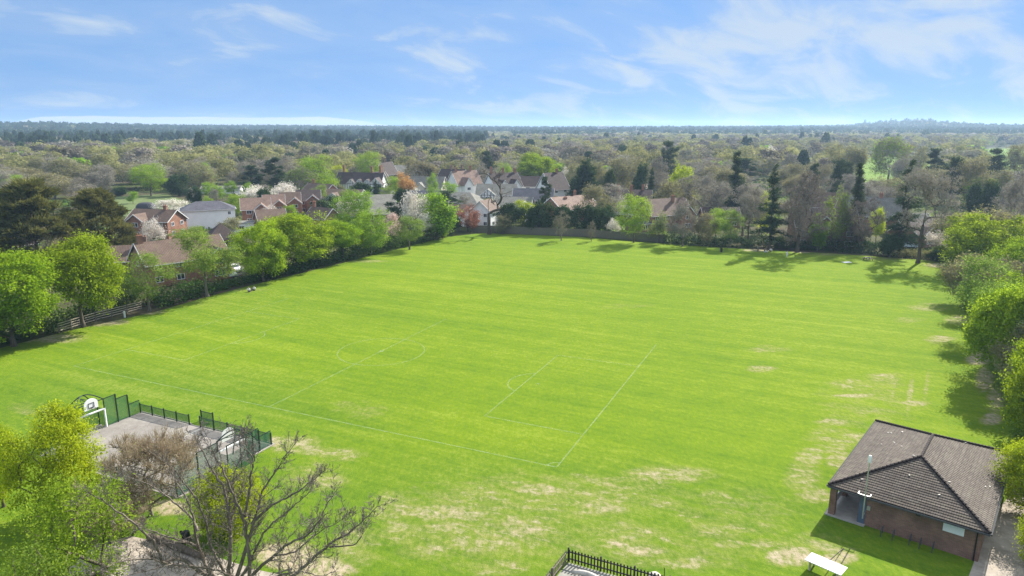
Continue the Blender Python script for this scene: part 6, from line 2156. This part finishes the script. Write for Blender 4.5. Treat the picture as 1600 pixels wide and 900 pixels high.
def undergrowth():
    r_ = np.random.default_rng(5)
    C = []
    n = 2600
    # gardens between the houses and under the trees
    X_ = r_.uniform(-190, 190, n); Y_ = r_.uniform(130, 420, n)
    zc_ = Y_ * CP + CH * SP
    ppx = 800 + F * X_ / zc_; ppy = 450 + F * (-Y_ * SP + CH * CP) / zc_
    edge = np.interp(ppx, [0, 240, 400, 560, 690, 755, 1010, 1440, 1600], [520, 470, 425, 392, 360, 352, 366, 392, 400])
    ok_ = (ppy < edge) & (ppx > -40) & (ppx < 1640)
    ok_ &= ~((ppx > 150) & (ppx < 300) & (ppy > 300) & (ppy < 342))
    P_ = np.stack([X_, Y_], 1)[ok_]
    for sx, sy, sr in spots[:60]:
        m_ = ((P_[:, 0] - sx) ** 2 + (P_[:, 1] - sy) ** 2) > (sr * .8) ** 2
        P_ = P_[m_]
    k = len(P_)
    hh = r_.uniform(.5, 2.0, k); ww = r_.uniform(.7, 2.0, k)
    m = 60
    idx = np.repeat(np.arange(k), m)
    d = unit(r_.normal(size=(len(idx), 3))); d[:, 2] = np.abs(d[:, 2])
    q = r_.uniform(.6, 1, size=len(idx))[:, None]
    p = np.concatenate([P_, np.zeros((k, 1))], 1)[idx] + d * q * np.stack([ww, ww, hh], 1)[idx]
    V, Q, a = leaves(r_, p, d, 1, .05, .5)
    V[:, 2] = np.maximum(V[:, 2], .02)
    mi = r_.choice(4, size=k, p=[.45, .25, .2, .1])[idx]
    o = np_obj('undergrowth', np_mesh('undergrowth', V, [Q], [M['hedge'], M['green'], M['olive'], M['ever']], {'tint': a}, mi))
    tag(o, 'garden shrubs and undergrowth between the houses and trees', 'undergrowth', kind='stuff')


undergrowth()

# ------------------------------------------------------------------ air
hz = MB(); hz.box((0, 0, 38.5), (12400, 12400, 83))
ho = hz.build('haze', None or plain('tmp', (1, 1, 1)))
hm = bpy.data.materials.new('air'); hm.use_nodes = True
hm.node_tree.nodes.clear()
vo_ = hm.node_tree.nodes.new('ShaderNodeVolumePrincipled')
vo_.inputs['Color'].default_value = (.52, .74, 1.0, 1)
vo_.inputs['Density'].default_value = .00016
vo_.inputs['Anisotropy'].default_value = .25
oo = hm.node_tree.nodes.new('ShaderNodeOutputMaterial')
hm.node_tree.links.new(vo_.outputs[0], oo.inputs['Volume'])
ho.data.materials.clear(); ho.data.materials.append(hm)
tag(ho, 'thin blue haze over the distant woods', kind='stuff')

# ------------------------------------------------------------------ sky, sun
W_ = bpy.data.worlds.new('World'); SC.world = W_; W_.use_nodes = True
t = NT('w', W_)
d = t.n('ShaderNodeTexCoord').outputs['Generated']
s = t.n('ShaderNodeSeparateXYZ', {0: d})
zz = s.outputs[2]
zpos = t.math('MAXIMUM', zz, 0.0)
lift = t.math('ADD', t.math('MULTIPLY', zpos, 1.0), .26)
dv = t.vmath('NORMALIZE', t.n('ShaderNodeCombineXYZ', {0: s.outputs[0], 1: s.outputs[1], 2: lift}).outputs[0])
sky = t.n('ShaderNodeTexSky', {'Vector': dv}, sky_type='NISHITA', sun_disc=False, sun_elevation=SUN_EL, sun_rotation=SUN_AZ,
          altitude=0, air_density=1.0, dust_density=0.0, ozone_density=3.5).outputs[0]
# thin cloud laid out on a high flat layer
den = t.math('ADD', zpos, .30)
cu = t.math('DIVIDE', s.outputs[0], den); cv = t.math('DIVIDE', s.outputs[1], den)
cvec = t.n('ShaderNodeCombineXYZ', {0: cu, 1: cv, 2: 0.0}).outputs[0]
cr = rot_coords(t, cvec, .95)
st = t.n('ShaderNodeMapping', {'Vector': cr, 'Scale': (1.0, .60, 1), 'Location': (3.1, 1.7, 0)}).outputs[0]
n1 = t.noise(st, 4.4, 9, .58, .5)
n2 = t.noise(st, 1.6, 4, .55, .4)
az = t.math('ARCTAN2', s.outputs[0], s.outputs[1])
amount = t.mr(az, -.7, .7, .03, .15)
cl_ = t.math('ADD', t.math('ADD', t.math('MULTIPLY', n1, .66), t.math('MULTIPLY', n2, .34)), amount)
cm_ = t.math('POWER', t.mr(cl_, .515, .74, 0, 1, True), 1.1)
veil = t.mr(cl_, .36, .8, 0, .42)
cmask = t.math('MAXIMUM', t.math('MULTIPLY', cm_, .85), veil)
# low bank of white cloud along the horizon
top = t.math('ADD', t.math('MULTIPLY', t.noise(t.n('ShaderNodeCombineXYZ', {0: az, 1: 0.0, 2: 0.0}).outputs[0], 9.0, 6, .6), .008), .0085)
lf = t.mr(az, -.13, -.26, 0, 1, True)
lf2 = t.mr(az, -.64, -.58, 0, 1, True)
top = t.math('MULTIPLY', top, t.math('ADD', .06, t.math('MULTIPLY', t.math('MULTIPLY', lf, lf2), 1.0)))
band = t.math('MULTIPLY', t.mr(t.math('SUBTRACT', top, zz), -.0006, .0012, 0, 1, True), .9)
cmask = t.math('MAXIMUM', cmask, band)
base = t.mix(.72, t.mix(1.0, sky, (.50, .70, .95), 'MULTIPLY'), t.mix(t.mr(zz, 0, .26), (1.06, 2.02, 3.35), (.88, 1.78, 3.30)))
c = t.mix(t.math('MINIMUM', cmask, 1.0), base, t.mix(band, (2.75, 3.2, 3.7), (3.5, 3.7, 3.9)))
# bright broken cloud added overhead, out of view, to lift the fill in shade
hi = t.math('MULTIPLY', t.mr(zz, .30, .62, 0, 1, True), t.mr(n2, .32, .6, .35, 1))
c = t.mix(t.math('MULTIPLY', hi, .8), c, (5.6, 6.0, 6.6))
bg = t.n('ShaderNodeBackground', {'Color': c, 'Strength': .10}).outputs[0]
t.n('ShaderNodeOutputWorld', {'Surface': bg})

sd = bpy.data.lights.new('sun', 'SUN'); sd.energy = 4.6; sd.angle = R(.55); sd.color = (1.0, .945, .86)
so = link(bpy.data.objects.new('sun', sd))
sv = Vector((math.sin(SUN_AZ) * math.cos(SUN_EL), math.cos(SUN_AZ) * math.cos(SUN_EL), math.sin(SUN_EL)))
so.rotation_euler = sv.to_track_quat('Z', 'Y').to_euler()
so.location = (0, 0, 60)

cam = bpy.data.cameras.new('camera')
cam.sensor_width = 36; cam.lens = 36 * F / 1600; cam.clip_end = 20000; cam.clip_start = .5
co = link(bpy.data.objects.new('camera', cam))
co.location = (0, 0, CH); co.rotation_euler = (PI / 2 - PITCH, 0, 0)
SC.camera = co

SC.view_settings.view_transform = 'Standard'
SC.view_settings.look = 'None'
SC.view_settings.gamma = 1.0
SC.view_settings.exposure = 1.2
SC.render.engine = 'CYCLES'
SC.cycles.max_bounces = 6
SC.cycles.diffuse_bounces = 4
SC.cycles.transparent_max_bounces = 12
SC.cycles.volume_bounces = 0
SC.cycles.use_denoising = True
SC.cycles.denoising_prefilter = 'NONE'
